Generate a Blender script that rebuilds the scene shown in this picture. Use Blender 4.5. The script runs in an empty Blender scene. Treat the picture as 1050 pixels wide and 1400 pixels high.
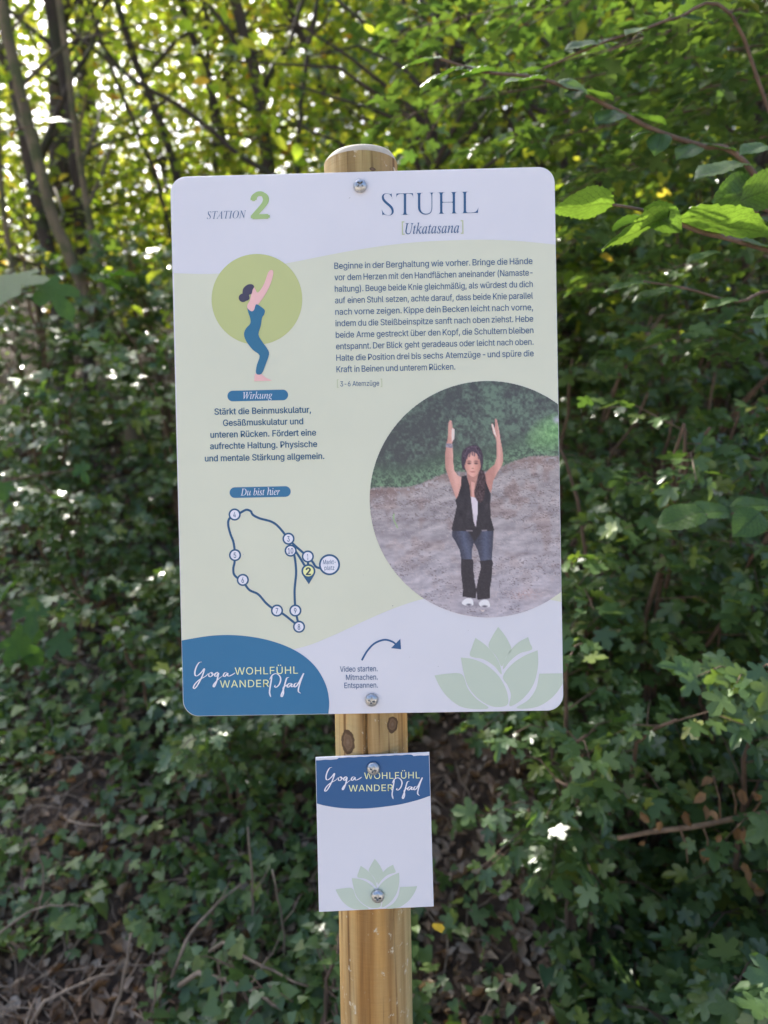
import bpy, math, random
import numpy as np
from mathutils import Vector, Matrix

random.seed(7)
RNG = np.random.default_rng(11)
SC = bpy.context.scene
COL = SC.collection

# ------------------------------------------------------------------ camera, sky, sun, exposure
BZ = 1.55                                   # height of the centre of the big sign above the path
CAM_LOC = np.array([0.0302, -0.8493, BZ - 0.0615])
CAM_ROT = (1.555009, 0.020358, 0.015238)
FPX = 1057.0                                # focal length in pixels of the 1050 x 1400 frame
cam_d = bpy.data.cameras.new('camera')
cam = bpy.data.objects.new('camera', cam_d)
COL.objects.link(cam)
cam.location = CAM_LOC
cam.rotation_euler = CAM_ROT
cam_d.sensor_fit = 'VERTICAL'
cam_d.sensor_height = 36.0
cam_d.sensor_width = 27.0
cam_d.lens = 36.0 * FPX / 1400.0
cam_d.clip_start = 0.02
cam_d.clip_end = 600
cam_d.dof.use_dof = True
cam_d.dof.focus_distance = 0.86
cam_d.dof.aperture_fstop = 4.6
SC.camera = cam

SUN_EL, SUN_AZ = 47.0, -24.0                # azimuth measured from +Y, negative to the left
w = bpy.data.worlds.new('World')
SC.world = w
w.use_nodes = True
wt = w.node_tree
wt.nodes.clear()
sky = wt.nodes.new('ShaderNodeTexSky')
sky.sky_type = 'NISHITA'
sky.sun_disc = False
sky.sun_elevation = math.radians(SUN_EL)
sky.sun_rotation = math.radians(SUN_AZ)
sky.altitude = 200
sky.air_density = 1.0
sky.dust_density = 9.0
sky.ozone_density = 5.5
bg = wt.nodes.new('ShaderNodeBackground')
bg.inputs['Strength'].default_value = 0.15
wo = wt.nodes.new('ShaderNodeOutputWorld')
wt.links.new(sky.outputs[0], bg.inputs['Color'])
wt.links.new(bg.outputs[0], wo.inputs['Surface'])

sd = bpy.data.lights.new('sun', 'SUN')
sd.energy = 5.0
sd.angle = math.radians(0.53)
sd.color = (1.0, 0.95, 0.86)
sun = bpy.data.objects.new('sun', sd)
COL.objects.link(sun)
_a, _e = math.radians(SUN_AZ), math.radians(SUN_EL)
SUN_DIR = Vector((math.sin(_a) * math.cos(_e), math.cos(_a) * math.cos(_e), math.sin(_e)))
sun.rotation_euler = SUN_DIR.to_track_quat('Z', 'Y').to_euler()
sun.location = (0, 0, 20)

SC.view_settings.view_transform = 'Standard'
SC.view_settings.look = 'None'
SC.view_settings.gamma = 1
SC.view_settings.exposure = 1.6
SC.view_settings.use_curve_mapping = False
SC.cycles.use_denoising = True
SC.cycles.max_bounces = 7
SC.cycles.transmission_bounces = 4
SC.cycles.diffuse_bounces = 4
SC.cycles.glossy_bounces = 2
SC.cycles.sample_clamp_indirect = 6

# ------------------------------------------------------------------ small maths helpers
def rotm(rx, ry, rz):
    c, s = np.cos, np.sin
    X = np.array([[1, 0, 0], [0, c(rx), -s(rx)], [0, s(rx), c(rx)]])
    Y = np.array([[c(ry), 0, s(ry)], [0, 1, 0], [-s(ry), 0, c(ry)]])
    Z = np.array([[c(rz), -s(rz), 0], [s(rz), c(rz), 0], [0, 0, 1]])
    return Z @ Y @ X
CR = rotm(*CAM_ROT)

def at(px, py, Y):
    """the point of the place at depth Y that the photograph shows at pixel (px, py)"""
    d = CR @ np.array([(px - 525) / FPX, -(py - 700) / FPX, -1.0])
    t = (Y - CAM_LOC[1]) / d[1]
    return CAM_LOC + d * t

def sheet(px, py, Y=0.0, z0=BZ):
    p = at(px, py, Y)
    return (p[0], p[2] - z0)

def gz(x, y):
    """height of the bank"""
    x = np.asarray(x, float); y = np.asarray(y, float)
    s1 = np.clip(y - 1.0, 0, 3.4) * 0.62
    s2 = np.clip(y - 4.4, 0, 9.0) * 0.34
    s3 = np.clip(y - 13.4, 0, 24) * (0.36 + 0.20 / (1 + np.exp(-(x + 1.5) * 0.5))) + np.clip(y - 37.4, 0, 60) * 0.1
    b = 0.10 * np.sin(x * 0.9 + 0.7) * np.clip(y - 0.9, 0, 2.0) + 0.06 * np.sin(x * 2.3 + y * 1.7) * np.clip(y - 0.9, 0, 1)
    b = b + 0.03 * np.sin(x * 6.1 + y * 3.0) * np.sin(y * 5.3 - x * 2) * np.clip(y - 0.8, 0, 1)
    return s1 + s2 + s3 + b

def smooth_path(pts, n=8, closed=False):
    """Catmull-Rom through points"""
    P = [np.array(p, float) for p in pts]
    out = []
    m = len(P)
    rng = range(m) if closed else range(m - 1)
    for i in rng:
        if closed:
            p0, p1, p2, p3 = P[(i - 1) % m], P[i], P[(i + 1) % m], P[(i + 2) % m]
        else:
            p0, p1, p2, p3 = P[max(i - 1, 0)], P[i], P[i + 1], P[min(i + 2, m - 1)]
        for k in range(n):
            t = k / n
            out.append(0.5 * ((2 * p1) + (p2 - p0) * t + (2 * p0 - 5 * p1 + 4 * p2 - p3) * t * t + (3 * p1 - p0 - 3 * p2 + p3) * t ** 3))
    if not closed:
        out.append(P[-1])
    return out

# ------------------------------------------------------------------ object helpers
def link(o, parent=None):
    COL.objects.link(o)
    if parent is not None:
        o.parent = parent
    return o

def empty(name, loc, label, cat, group=None):
    o = bpy.data.objects.new(name, None)
    o.empty_display_size = 0.05
    o.location = loc
    link(o)
    o['label'] = label
    o['category'] = cat
    if group:
        o['group'] = group
    return o

def mesh_of(name, verts, faces, mat=None, smooth=False):
    m = bpy.data.meshes.new(name)
    m.from_pydata([tuple(map(float, v)) for v in verts], [], [tuple(f) for f in faces])
    if mat:
        m.materials.append(mat)
    if smooth:
        m.polygons.foreach_set('use_smooth', [True] * len(m.polygons))
    m.update()
    return m

def part(name, verts, faces, mat, parent, smooth=False, loc=(0, 0, 0)):
    o = bpy.data.objects.new(name, mesh_of(name, verts, faces, mat, smooth))
    o.location = loc
    return link(o, parent)

def np_mesh(name, V, F, mat, tint=None, smooth=False, K=3):
    """V (n,3) float, F (m,K) int"""
    m = bpy.data.meshes.new(name)
    V = np.ascontiguousarray(V, np.float32); F = np.ascontiguousarray(F, np.int32)
    m.vertices.add(len(V)); m.vertices.foreach_set('co', V.ravel())
    m.loops.add(F.size); m.loops.foreach_set('vertex_index', F.ravel())
    m.polygons.add(len(F)); m.polygons.foreach_set('loop_start', np.arange(0, F.size, K, dtype=np.int32))
    if smooth:
        m.polygons.foreach_set('use_smooth', np.ones(len(F), bool))
    m.update(calc_edges=True)
    if tint is not None:
        a = m.attributes.new('tint', 'FLOAT', 'POINT')
        a.data.foreach_set('value', np.ascontiguousarray(tint, np.float32))
    if mat:
        m.materials.append(mat)
    return m

class Geo:
    """collects tubes and such and links them as one mesh"""
    def __init__(s): s.v = []; s.f = []
    def tube(s, pts, rad, sides=8, cap=True):
        P = [Vector(p) for p in pts]
        n = len(P)
        if not hasattr(rad, '__len__'):
            rad = [rad] * n
        base = len(s.v)
        t0 = (P[1] - P[0]).normalized()
        u = t0.orthogonal().normalized()
        for i in range(n):
            t = (P[min(i + 1, n - 1)] - P[max(i - 1, 0)])
            t = t.normalized() if t.length > 1e-9 else t0
            u = (u - t * u.dot(t))
            u = u.normalized() if u.length > 1e-6 else t.orthogonal().normalized()
            vv = t.cross(u)
            for k in range(sides):
                a = 2 * math.pi * k / sides
                s.v.append(P[i] + (u * math.cos(a) + vv * math.sin(a)) * rad[i])
        for i in range(n - 1):
            for k in range(sides):
                k2 = (k + 1) % sides
                s.f.append((base + i * sides + k, base + i * sides + k2, base + (i + 1) * sides + k2, base + (i + 1) * sides + k))
        if cap:
            s.f.append(tuple(base + k for k in range(sides))[::-1])
            s.f.append(tuple(base + (n - 1) * sides + k for k in range(sides)))
    def build(s, name, mat, parent=None, smooth=True, off=(0, 0, 0)):
        o = Vector(off)
        return part(name, [Vector(v) - o for v in s.v], s.f, mat, parent, smooth)

# ------------------------------------------------------------------ materials
def new_mat(name):
    m = bpy.data.materials.new(name)
    m.use_nodes = True
    nt = m.node_tree
    nt.nodes.clear()
    out = nt.nodes.new('ShaderNodeOutputMaterial')
    return m, nt, out

def N(nt, t, **kw):
    n = nt.nodes.new(t)
    for k, v in kw.items():
        if k.startswith('i_'):
            n.inputs[k[2:]].default_value = v
        else:
            setattr(n, k, v)
    return n

def ramp(nt, stops, interp='LINEAR'):
    r = nt.nodes.new('ShaderNodeValToRGB')
    e = r.color_ramp.elements
    r.color_ramp.interpolation = interp
    while len(e) < len(stops):
        e.new(0.5)
    for k, (p, c) in enumerate(stops):
        e[k].position = p
        e[k].color = (c[0], c[1], c[2], 1)
    return r

def lin(c):
    c = np.asarray(c, float) / 255.0
    return np.where(c <= 0.04045, c / 12.92, ((c + 0.055) / 1.055) ** 2.4)
WHITE_SEEN = lin((198, 203, 223))
WHITE_INK = np.array([0.79, 0.77, 0.79])
def ink(rgb):
    """base colour of a print that looks like rgb beside the white of the sheet"""
    return np.clip(lin(rgb) / WHITE_SEEN * WHITE_INK, 0, 0.95)

def ink_mat(name, rgb, rough=0.38):
    m, nt, out = new_mat(name)
    b = N(nt, 'ShaderNodeBsdfPrincipled')
    c = ink(rgb)
    tc = N(nt, 'ShaderNodeTexCoord')
    n1 = N(nt, 'ShaderNodeTexNoise', i_Scale=7.0, i_Detail=4.0)
    nt.links.new(tc.outputs['Object'], n1.inputs['Vector'])
    r = ramp(nt, [(0.3, c * 0.97), (0.7, np.clip(c * 1.02, 0, 1))])
    nt.links.new(n1.outputs['Fac'], r.inputs[0])
    nt.links.new(r.outputs[0], b.inputs['Base Color'])
    n2 = N(nt, 'ShaderNodeTexNoise', i_Scale=60.0, i_Detail=3.0)
    nt.links.new(tc.outputs['Object'], n2.inputs['Vector'])
    mr = N(nt, 'ShaderNodeMapRange'); mr.inputs['To Min'].default_value = rough - 0.06; mr.inputs['To Max'].default_value = rough + 0.08
    nt.links.new(n2.outputs['Fac'], mr.inputs['Value'])
    nt.links.new(mr.outputs[0], b.inputs['Roughness'])
    nt.links.new(b.outputs[0], out.inputs[0])
    return m

def leaf_mat(name, stops, trans, tfac=0.4, rough=0.4, spec=0.5, veins=False):
    """stops: base colours over the random tint of each leaf; trans: colour of light through the blade"""
    m, nt, out = new_mat(name)
    b = N(nt, 'ShaderNodeBsdfPrincipled')
    at_ = N(nt, 'ShaderNodeAttribute', attribute_name='tint')
    oi = N(nt, 'ShaderNodeObjectInfo')
    add = N(nt, 'ShaderNodeMath', operation='ADD'); fr = N(nt, 'ShaderNodeMath', operation='FRACT')
    nt.links.new(at_.outputs['Fac'], add.inputs[0]); nt.links.new(oi.outputs['Random'], add.inputs[1])
    nt.links.new(add.outputs[0], fr.inputs[0])
    r = ramp(nt, stops)
    nt.links.new(fr.outputs[0], r.inputs[0])
    tc = N(nt, 'ShaderNodeTexCoord')
    n1 = N(nt, 'ShaderNodeTexNoise', i_Scale=35.0, i_Detail=3.0)
    nt.links.new(tc.outputs['Object'], n1.inputs['Vector'])
    mr = N(nt, 'ShaderNodeMapRange'); mr.inputs['From Min'].default_value = 0.3; mr.inputs['From Max'].default_value = 0.7
    mr.inputs['To Min'].default_value = 0.75; mr.inputs['To Max'].default_value = 1.2
    nt.links.new(n1.outputs['Fac'], mr.inputs['Value'])
    if veins:
        # side veins every eighth of the blade, a midrib, and a few brown spots
        av = N(nt, 'ShaderNodeAttribute', attribute_name='blade'); sx = N(nt, 'ShaderNodeSeparateXYZ'); nt.links.new(av.outputs['Vector'], sx.inputs[0])
        ab = N(nt, 'ShaderNodeMath', operation='ABSOLUTE'); nt.links.new(sx.outputs[0], ab.inputs[0])
        ma = N(nt, 'ShaderNodeMath', operation='MULTIPLY_ADD'); nt.links.new(ab.outputs[0], ma.inputs[0]); ma.inputs[1].default_value = -0.35; nt.links.new(sx.outputs[1], ma.inputs[2])
        ms_ = N(nt, 'ShaderNodeMath', operation='MULTIPLY'); nt.links.new(ma.outputs[0], ms_.inputs[0]); ms_.inputs[1].default_value = 8.0
        pp = N(nt, 'ShaderNodeMath', operation='PINGPONG'); nt.links.new(ms_.outputs[0], pp.inputs[0]); pp.inputs[1].default_value = 0.5
        mn = N(nt, 'ShaderNodeMath', operation='MINIMUM'); nt.links.new(pp.outputs[0], mn.inputs[0]); nt.links.new(ab.outputs[0], mn.inputs[1])
        vr = N(nt, 'ShaderNodeMapRange', clamp=True); vr.inputs['From Min'].default_value = 0.02; vr.inputs['From Max'].default_value = 0.10; vr.inputs['To Min'].default_value = 0.62; vr.inputs['To Max'].default_value = 1.0
        nt.links.new(mn.outputs[0], vr.inputs['Value'])
        m2 = N(nt, 'ShaderNodeMath', operation='MULTIPLY'); nt.links.new(mr.outputs[0], m2.inputs[0]); nt.links.new(vr.outputs[0], m2.inputs[1])
        mr = m2
    mx = N(nt, 'ShaderNodeVectorMath', operation='SCALE')
    nt.links.new(r.outputs[0], mx.inputs[0]); nt.links.new(mr.outputs[0], mx.inputs['Scale'])
    nt.links.new(mx.outputs[0], b.inputs['Base Color'])
    b.inputs['Roughness'].default_value = rough
    b.inputs['Specular IOR Level'].default_value = spec
    t = N(nt, 'ShaderNodeBsdfTranslucent')
    rt = ramp(nt, trans)
    nt.links.new(fr.outputs[0], rt.inputs[0])
    mx2 = N(nt, 'ShaderNodeVectorMath', operation='SCALE')
    nt.links.new(rt.outputs[0], mx2.inputs[0]); nt.links.new(mr.outputs[0], mx2.inputs['Scale'])
    nt.links.new(mx2.outputs[0], t.inputs['Color'])
    ms = N(nt, 'ShaderNodeMixShader'); ms.inputs[0].default_value = tfac
    nt.links.new(b.outputs[0], ms.inputs[1]); nt.links.new(t.outputs[0], ms.inputs[2])
    nt.links.new(ms.outputs[0], out.inputs[0])
    return m

M = {}
M['maple'] = leaf_mat('maple_leaf', [(0, (0.058, 0.108, 0.040)), (0.5, (0.090, 0.150, 0.048)), (0.90, (0.125, 0.185, 0.048)), (1, (0.19, 0.21, 0.035))],
                      [(0, (0.17, 0.33, 0.04)), (1, (0.30, 0.45, 0.04))], 0.22, 0.28)
M['hazel'] = leaf_mat('hazel_leaf', [(0, (0.045, 0.11, 0.028)), (1, (0.075, 0.15, 0.025))],
                      [(0, (0.12, 0.235, 0.02)), (1, (0.20, 0.32, 0.03))], 0.42, 0.42, veins=True)
M['broad'] = leaf_mat('broad_leaf', [(0, (0.045, 0.11, 0.035)), (1, (0.075, 0.15, 0.035))], [(0, (0.14, 0.30, 0.02)), (1, (0.20, 0.36, 0.03))], 0.35, 0.55, 0.3)
M['crown'] = leaf_mat('tree_leaf', [(0, (0.04, 0.085, 0.022)), (0.6, (0.06, 0.11, 0.022)), (0.93, (0.10, 0.13, 0.02)), (1, (0.20, 0.12, 0.02))],
                      [(0, (0.34, 0.52, 0.03)), (0.6, (0.58, 0.66, 0.045)), (0.95, (0.74, 0.68, 0.06)), (1, (0.7, 0.32, 0.04))], 0.5, 0.36)
M['ivy'] = leaf_mat('ivy_leaf', [(0, (0.052, 0.098, 0.036)), (0.55, (0.095, 0.155, 0.044)), (0.88, (0.14, 0.20, 0.046)), (1, (0.22, 0.27, 0.05))],
                    [(0, (0.14, 0.30, 0.03)), (1, (0.26, 0.42, 0.03))], 0.25, 0.42)
M['dead'] = leaf_mat('dead_leaf', [(0, (0.14, 0.085, 0.05)), (0.5, (0.30, 0.20, 0.125)), (0.85, (0.42, 0.32, 0.23)), (1, (0.50, 0.41, 0.31))],
                     [(0, (0.30, 0.15, 0.05)), (1, (0.45, 0.26, 0.10))], 0.2, 0.6, 0.25)
M['yellow'] = leaf_mat('yellow_leaf', [(0, (0.55, 0.42, 0.06)), (1, (0.62, 0.47, 0.08))], [(0, (0.7, 0.5, 0.05)), (1, (0.75, 0.55, 0.05))], 0.35)

def bark_mat(name, c1, c2, scale=14.0, moss=None):
    m, nt, out = new_mat(name)
    b = N(nt, 'ShaderNodeBsdfPrincipled', i_Roughness=0.85)
    tc = N(nt, 'ShaderNodeTexCoord')
    mp = N(nt, 'ShaderNodeMapping'); mp.inputs['Scale'].default_value = (1, 1, 0.22)
    nt.links.new(tc.outputs['Object'], mp.inputs[0])
    n1 = N(nt, 'ShaderNodeTexNoise', i_Scale=scale, i_Detail=8.0, i_Roughness=0.65)
    nt.links.new(mp.outputs[0], n1.inputs['Vector'])
    r = ramp(nt, [(0.33, c1), (0.68, c2)])
    nt.links.new(n1.outputs['Fac'], r.inputs[0])
    last = r.outputs[0]
    if moss:
        n2 = N(nt, 'ShaderNodeTexNoise', i_Scale=5.0, i_Detail=5.0)
        nt.links.new(tc.outputs['Object'], n2.inputs['Vector'])
        rr = ramp(nt, [(0.5, (0, 0, 0)), (0.62, (1, 1, 1))])
        nt.links.new(n2.outputs['Fac'], rr.inputs[0])
        mx = N(nt, 'ShaderNodeMix', data_type='RGBA')
        nt.links.new(rr.outputs[0], mx.inputs[0])
        nt.links.new(last, mx.inputs[6]); mx.inputs[7].default_value = (*moss, 1)
        last = mx.outputs[2]
    nt.links.new(last, b.inputs['Base Color'])
    bp = N(nt, 'ShaderNodeBump', i_Strength=0.6, i_Distance=0.01)
    nt.links.new(n1.outputs['Fac'], bp.inputs['Height'])
    nt.links.new(bp.outputs[0], b.inputs['Normal'])
    nt.links.new(b.outputs[0], out.inputs[0])
    return m
M['bark'] = bark_mat('brown_bark', (0.028, 0.020, 0.014), (0.085, 0.060, 0.040), 14, (0.045, 0.048, 0.02))
M['bark_pale'] = bark_mat('pale_bark', (0.09, 0.068, 0.04), (0.22, 0.165, 0.09), 12, (0.08, 0.085, 0.03))
M['twig'] = bark_mat('reddish_twig', (0.09, 0.055, 0.035), (0.20, 0.13, 0.085), 30)
M['stick'] = bark_mat('grey_stick', (0.15, 0.105, 0.07), (0.40, 0.30, 0.205), 30)

def soil_mat(name, cols):
    m, nt, out = new_mat(name)
    b = N(nt, 'ShaderNodeBsdfPrincipled', i_Roughness=0.95)
    tc = N(nt, 'ShaderNodeTexCoord')
    n1 = N(nt, 'ShaderNodeTexNoise', i_Scale=9.0, i_Detail=10.0, i_Roughness=0.7)
    nt.links.new(tc.outputs['Object'], n1.inputs['Vector'])
    v = N(nt, 'ShaderNodeTexVoronoi', i_Scale=28.0)
    nt.links.new(tc.outputs['Object'], v.inputs['Vector'])
    mx = N(nt, 'ShaderNodeMath', operation='MULTIPLY_ADD')
    nt.links.new(v.outputs['Distance'], mx.inputs[0]); mx.inputs[1].default_value = 0.35
    nt.links.new(n1.outputs['Fac'], mx.inputs[2])
    r = ramp(nt, cols)
    nt.links.new(mx.outputs[0], r.inputs[0])
    nt.links.new(r.outputs[0], b.inputs['Base Color'])
    bp = N(nt, 'ShaderNodeBump', i_Strength=0.9, i_Distance=0.03)
    nt.links.new(mx.outputs[0], bp.inputs['Height'])
    nt.links.new(bp.outputs[0], b.inputs['Normal'])
    nt.links.new(b.outputs[0], out.inputs[0])
    return m
M['soil'] = soil_mat('forest_soil', [(0.35, (0.022, 0.014, 0.009)), (0.6, (0.06, 0.038, 0.024)), (0.8, (0.13, 0.085, 0.055))])
M['gravel'] = soil_mat('gravel_path', [(0.35, (0.12, 0.10, 0.085)), (0.6, (0.24, 0.21, 0.18)), (0.8, (0.36, 0.33, 0.29))])

# ------------------------------------------------------------------ ground
def build_ground():
    xs = np.concatenate([np.linspace(-80, -6, 30), np.linspace(-5.9, 5.9, 119), np.linspace(6, 80, 30)])
    ys = np.concatenate([np.linspace(0.72, 6, 90), np.linspace(6.2, 90, 80)])
    X, Y = np.meshgrid(xs, ys)
    Z = gz(X, Y)
    V = np.stack([X, Y, Z], -1).reshape(-1, 3)
    nx, ny = len(xs), len(ys)
    i = (np.arange(ny - 1)[:, None] * nx + np.arange(nx - 1)[None]).ravel()
    F = np.stack([i, i + 1, i + nx + 1, i + nx], 1)
    o = bpy.data.objects.new('hillside', np_mesh('hillside', V, F, M['soil'], smooth=True, K=4))
    link(o); o['kind'] = 'structure'
    xs = np.linspace(-80, 80, 60); ys = np.linspace(-90, 0.72, 60)
    X, Y = np.meshgrid(xs, ys)
    Z = np.where(Y > -5, gz(X, Y), 0) * 1.0
    Z = np.where(Y > 0.5, gz(X, Y), 0.0)
    nx, ny = len(xs), len(ys)
    i = (np.arange(ny - 1)[:, None] * nx + np.arange(nx - 1)[None]).ravel()
    F = np.stack([i, i + 1, i + nx + 1, i + nx], 1)
    o = bpy.data.objects.new('path', np_mesh('path', np.stack([X, Y, Z], -1).reshape(-1, 3), F, M['gravel'], smooth=True, K=4))
    link(o); o['kind'] = 'structure'
build_ground()

# ------------------------------------------------------------------ leaf templates  (blade along +Y, length 1, face +Z)
def fan(outline, centre, cup=0.12, fold=0.12, droop=0.12):
    P = [centre] + outline
    V = np.array([(x, y, fold * abs(x) - droop * y * y - cup * (x * x)) for x, y in P], float)
    n = len(outline)
    F = [(0, 1 + k, 1 + (k + 1) % n) for k in range(n)]
    return V, np.array(F)
def mirror(h):
    return h + [(-x, y) for x, y in h[::-1] if x > 1e-6]
T_MAPLE = fan(mirror([(0, 0.0), (0.13, -0.05), (0.33, -0.10), (0.40, 0.04), (0.27, 0.13), (0.50, 0.20), (0.62, 0.36), (0.55, 0.50), (0.36, 0.50), (0.19, 0.42),
                      (0.24, 0.62), (0.26, 0.78), (0.12, 0.85), (0, 1.0)])[::-1], (0, 0.26))
T_MAPLE_B = fan(mirror([(0, 0.0), (0.10, -0.02), (0.25, -0.03), (0.30, 0.06), (0.20, 0.15), (0.38, 0.30), (0.44, 0.48), (0.36, 0.58), (0.24, 0.54), (0.13, 0.46),
                      (0.17, 0.66), (0.17, 0.82), (0.08, 0.90), (0, 0.97)])[::-1], (0, 0.26), 0.5, 0.55, 0.35)
T_IVY = fan(mirror([(0, 0.05), (0.22, -0.08), (0.46, 0.02), (0.38, 0.26), (0.34, 0.48), (0.16, 0.72), (0, 1.0)])[::-1], (0, 0.3))
T_OVATE = (np.array([(0, 0, 0), (0.30, 0.25, 0.08), (0.30, 0.62, 0.02), (0, 1, -0.15), (-0.30, 0.62, 0.02), (-0.30, 0.25, 0.08), (0, 0.45, -0.02)], float),
           np.array([(0, 1, 6), (1, 2, 6), (2, 3, 6), (3, 4, 6), (4, 5, 6), (5, 0, 6)]))
T_FAR = (np.array([(0, 0, 0), (0.36, 0.42, 0.07), (0, 1, -0.1), (-0.36, 0.42, 0.07)], float), np.array([(0, 1, 2), (0, 2, 3)]))
T_DEAD = (np.array([(0, 0, 0.1), (0.30, 0.25, 0.25), (0.22, 0.65, 0.30), (0, 1, 0.05), (-0.26, 0.62, 0.26), (-0.26, 0.25, 0.12), (0, 0.45, -0.05)], float),
          np.array([(0, 1, 6), (1, 2, 6), (2, 3, 6), (3, 4, 6), (4, 5, 6), (5, 0, 6)]))

def hazel_template():
    nu, nv = 27, 9
    V = []; F = []
    for i in range(nu):
        t = i / (nu - 1)
        wv = 0.38 * math.sin(math.pi * min(1, t * 0.93 + 0.07) ** 0.85) ** 0.72 * (1.0 if t < 0.72 else 1 - 0.5 * ((t - 0.72) / 0.28) ** 2)
        if t == 1: wv = 0.0
        if t == 0: wv = 0.10
        for j in range(nv):
            s = (j / (nv - 1)) * 2 - 1
            ed = 1 + (0.055 if i % 2 else -0.03) * (abs(s) > 0.9)
            x = s * wv * ed
            pleat = 0.010 * math.sin((t - 0.35 * abs(s)) * 50) * (abs(s) > 0.15)
            V.append((x, t - 0.10 * abs(s) * (0.2 + (1 - t)) * -0.6, 0.26 * abs(x) - 0.20 * t * t - 0.42 * x * x + pleat + 0.02 * math.sin(t * 9 + s * 2)))
    for i in range(nu - 1):
        for j in range(nv - 1):
            a = i * nv + j
            F.append((a, a + 1, a + nv + 1, a + nv))
    global HAZEL_ST
    HAZEL_ST = np.array([((j / (nv - 1)) * 2 - 1, i / (nu - 1), 0) for i in range(nu) for j in range(nv)])
    return np.array(V), np.array(F)
T_HAZEL = hazel_template()

def unit(v):
    n = np.linalg.norm(v, axis=-1, keepdims=True)
    return v / np.maximum(n, 1e-9)

def leaf_frames(normal, tip):
    """matrices whose columns are side, tip and normal"""
    z = unit(normal)
    y = tip - z * np.sum(tip * z, -1, keepdims=True)
    y = unit(y)
    x = np.cross(y, z)
    return np.stack([x, y, z], -1)

def cloud_mesh(name, T, pos, R, size, mat, tint=None):
    TV, TF = T
    n = len(pos)
    if TV is T_MAPLE[0]:
        k = RNG.random(n)[:, None, None] ** 1.3
        TVn = TV[None] * (1 - k) + T_MAPLE_B[0][None] * k
    else:
        TVn = np.repeat(TV[None], n, 0)
    TVn = TVn * np.stack([RNG.uniform(.82, 1.12, n), np.ones(n), RNG.uniform(.4, 1.9, n)], 1)[:, None, :]
    V = np.einsum('nij,nvj->nvi', R, TVn) * np.asarray(size)[:, None, None] + pos[:, None, :]
    F = TF[None] + (np.arange(n) * len(TV))[:, None, None]
    if tint is None:
        tint = RNG.random(n)
    return np_mesh(name, V.reshape(-1, 3), F.reshape(-1, TF.shape[1]), mat, np.repeat(tint, len(TV)), K=TF.shape[1])

LEAF_MESH = {}
def single_mesh(key, T, mat, smooth=False):
    if key not in LEAF_MESH:
        LEAF_MESH[key] = np_mesh(key, T[0], T[1], mat, np.zeros(len(T[0])), smooth=smooth, K=T[1].shape[1])
        if T is T_HAZEL:
            a = LEAF_MESH[key].attributes.new('blade', 'FLOAT_VECTOR', 'POINT')
            a.data.foreach_set('vector', np.ascontiguousarray(HAZEL_ST, np.float32).ravel())
    return LEAF_MESH[key]

def leaf_objects(parent, base, key, T, mat, pos, R, size, smooth=False, name='leaf'):
    mes = [single_mesh(key, T, mat, smooth)]
    if T is T_MAPLE:
        mes = [single_mesh(key + str(q), (T[0] * (1 - w_) + T_MAPLE_B[0] * w_ * np.array([1, 1, zz]), T[1]), mat, smooth) for q, (w_, zz) in enumerate(((0, 1), (.35, 1.6), (.7, .5), (1, 1.3), (.2, -1.0)))]
    for p, r, s in zip(pos, R, size):
        me = mes[int(RNG.integers(len(mes)))]
        o = bpy.data.objects.new(name, me)
        Mx = Matrix(((r[0][0] * s, r[0][1] * s, r[0][2] * s, p[0] - base[0]),
                     (r[1][0] * s, r[1][1] * s, r[1][2] * s, p[1] - base[1]),
                     (r[2][0] * s, r[2][1] * s, r[2][2] * s, p[2] - base[2]),
                     (0, 0, 0, 1)))
        link(o, parent)
        o.matrix_basis = Mx

def in_frame(P, pad=30):
    q = (P - CAM_LOC) @ CR
    d = -q[:, 2]
    px = 525 + FPX * q[:, 0] / np.maximum(d, 1e-3); py = 700 - FPX * q[:, 1] / np.maximum(d, 1e-3)
    ok = (d > 0.1) & (px > -pad) & (px < 1050 + pad) & (py > -pad) & (py < 1400 + pad)
    return ok, px, py, d

def noise2(x, y, seed=0):
    r = np.random.default_rng(seed)
    o = np.zeros_like(x)
    for k in range(6):
        a, b, c = r.uniform(-1, 1, 2), r.uniform(0, 6.28), 1.6 * (1.5 ** k)
        o += np.sin((x * a[0] + y * a[1]) * c * 3 + b) / (1.2 ** k)
    return o / 2.5

def shaft_noise(x, y):
    o = np.zeros_like(x); r = np.random.default_rng(21)
    for k in range(10):
        a = r.uniform(0, 6.28); f = r.uniform(3, 17); p = r.uniform(0, 6.28)
        o += np.sin((x * math.cos(a) + y * math.sin(a)) * f + p)
    return o / 3.6

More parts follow.
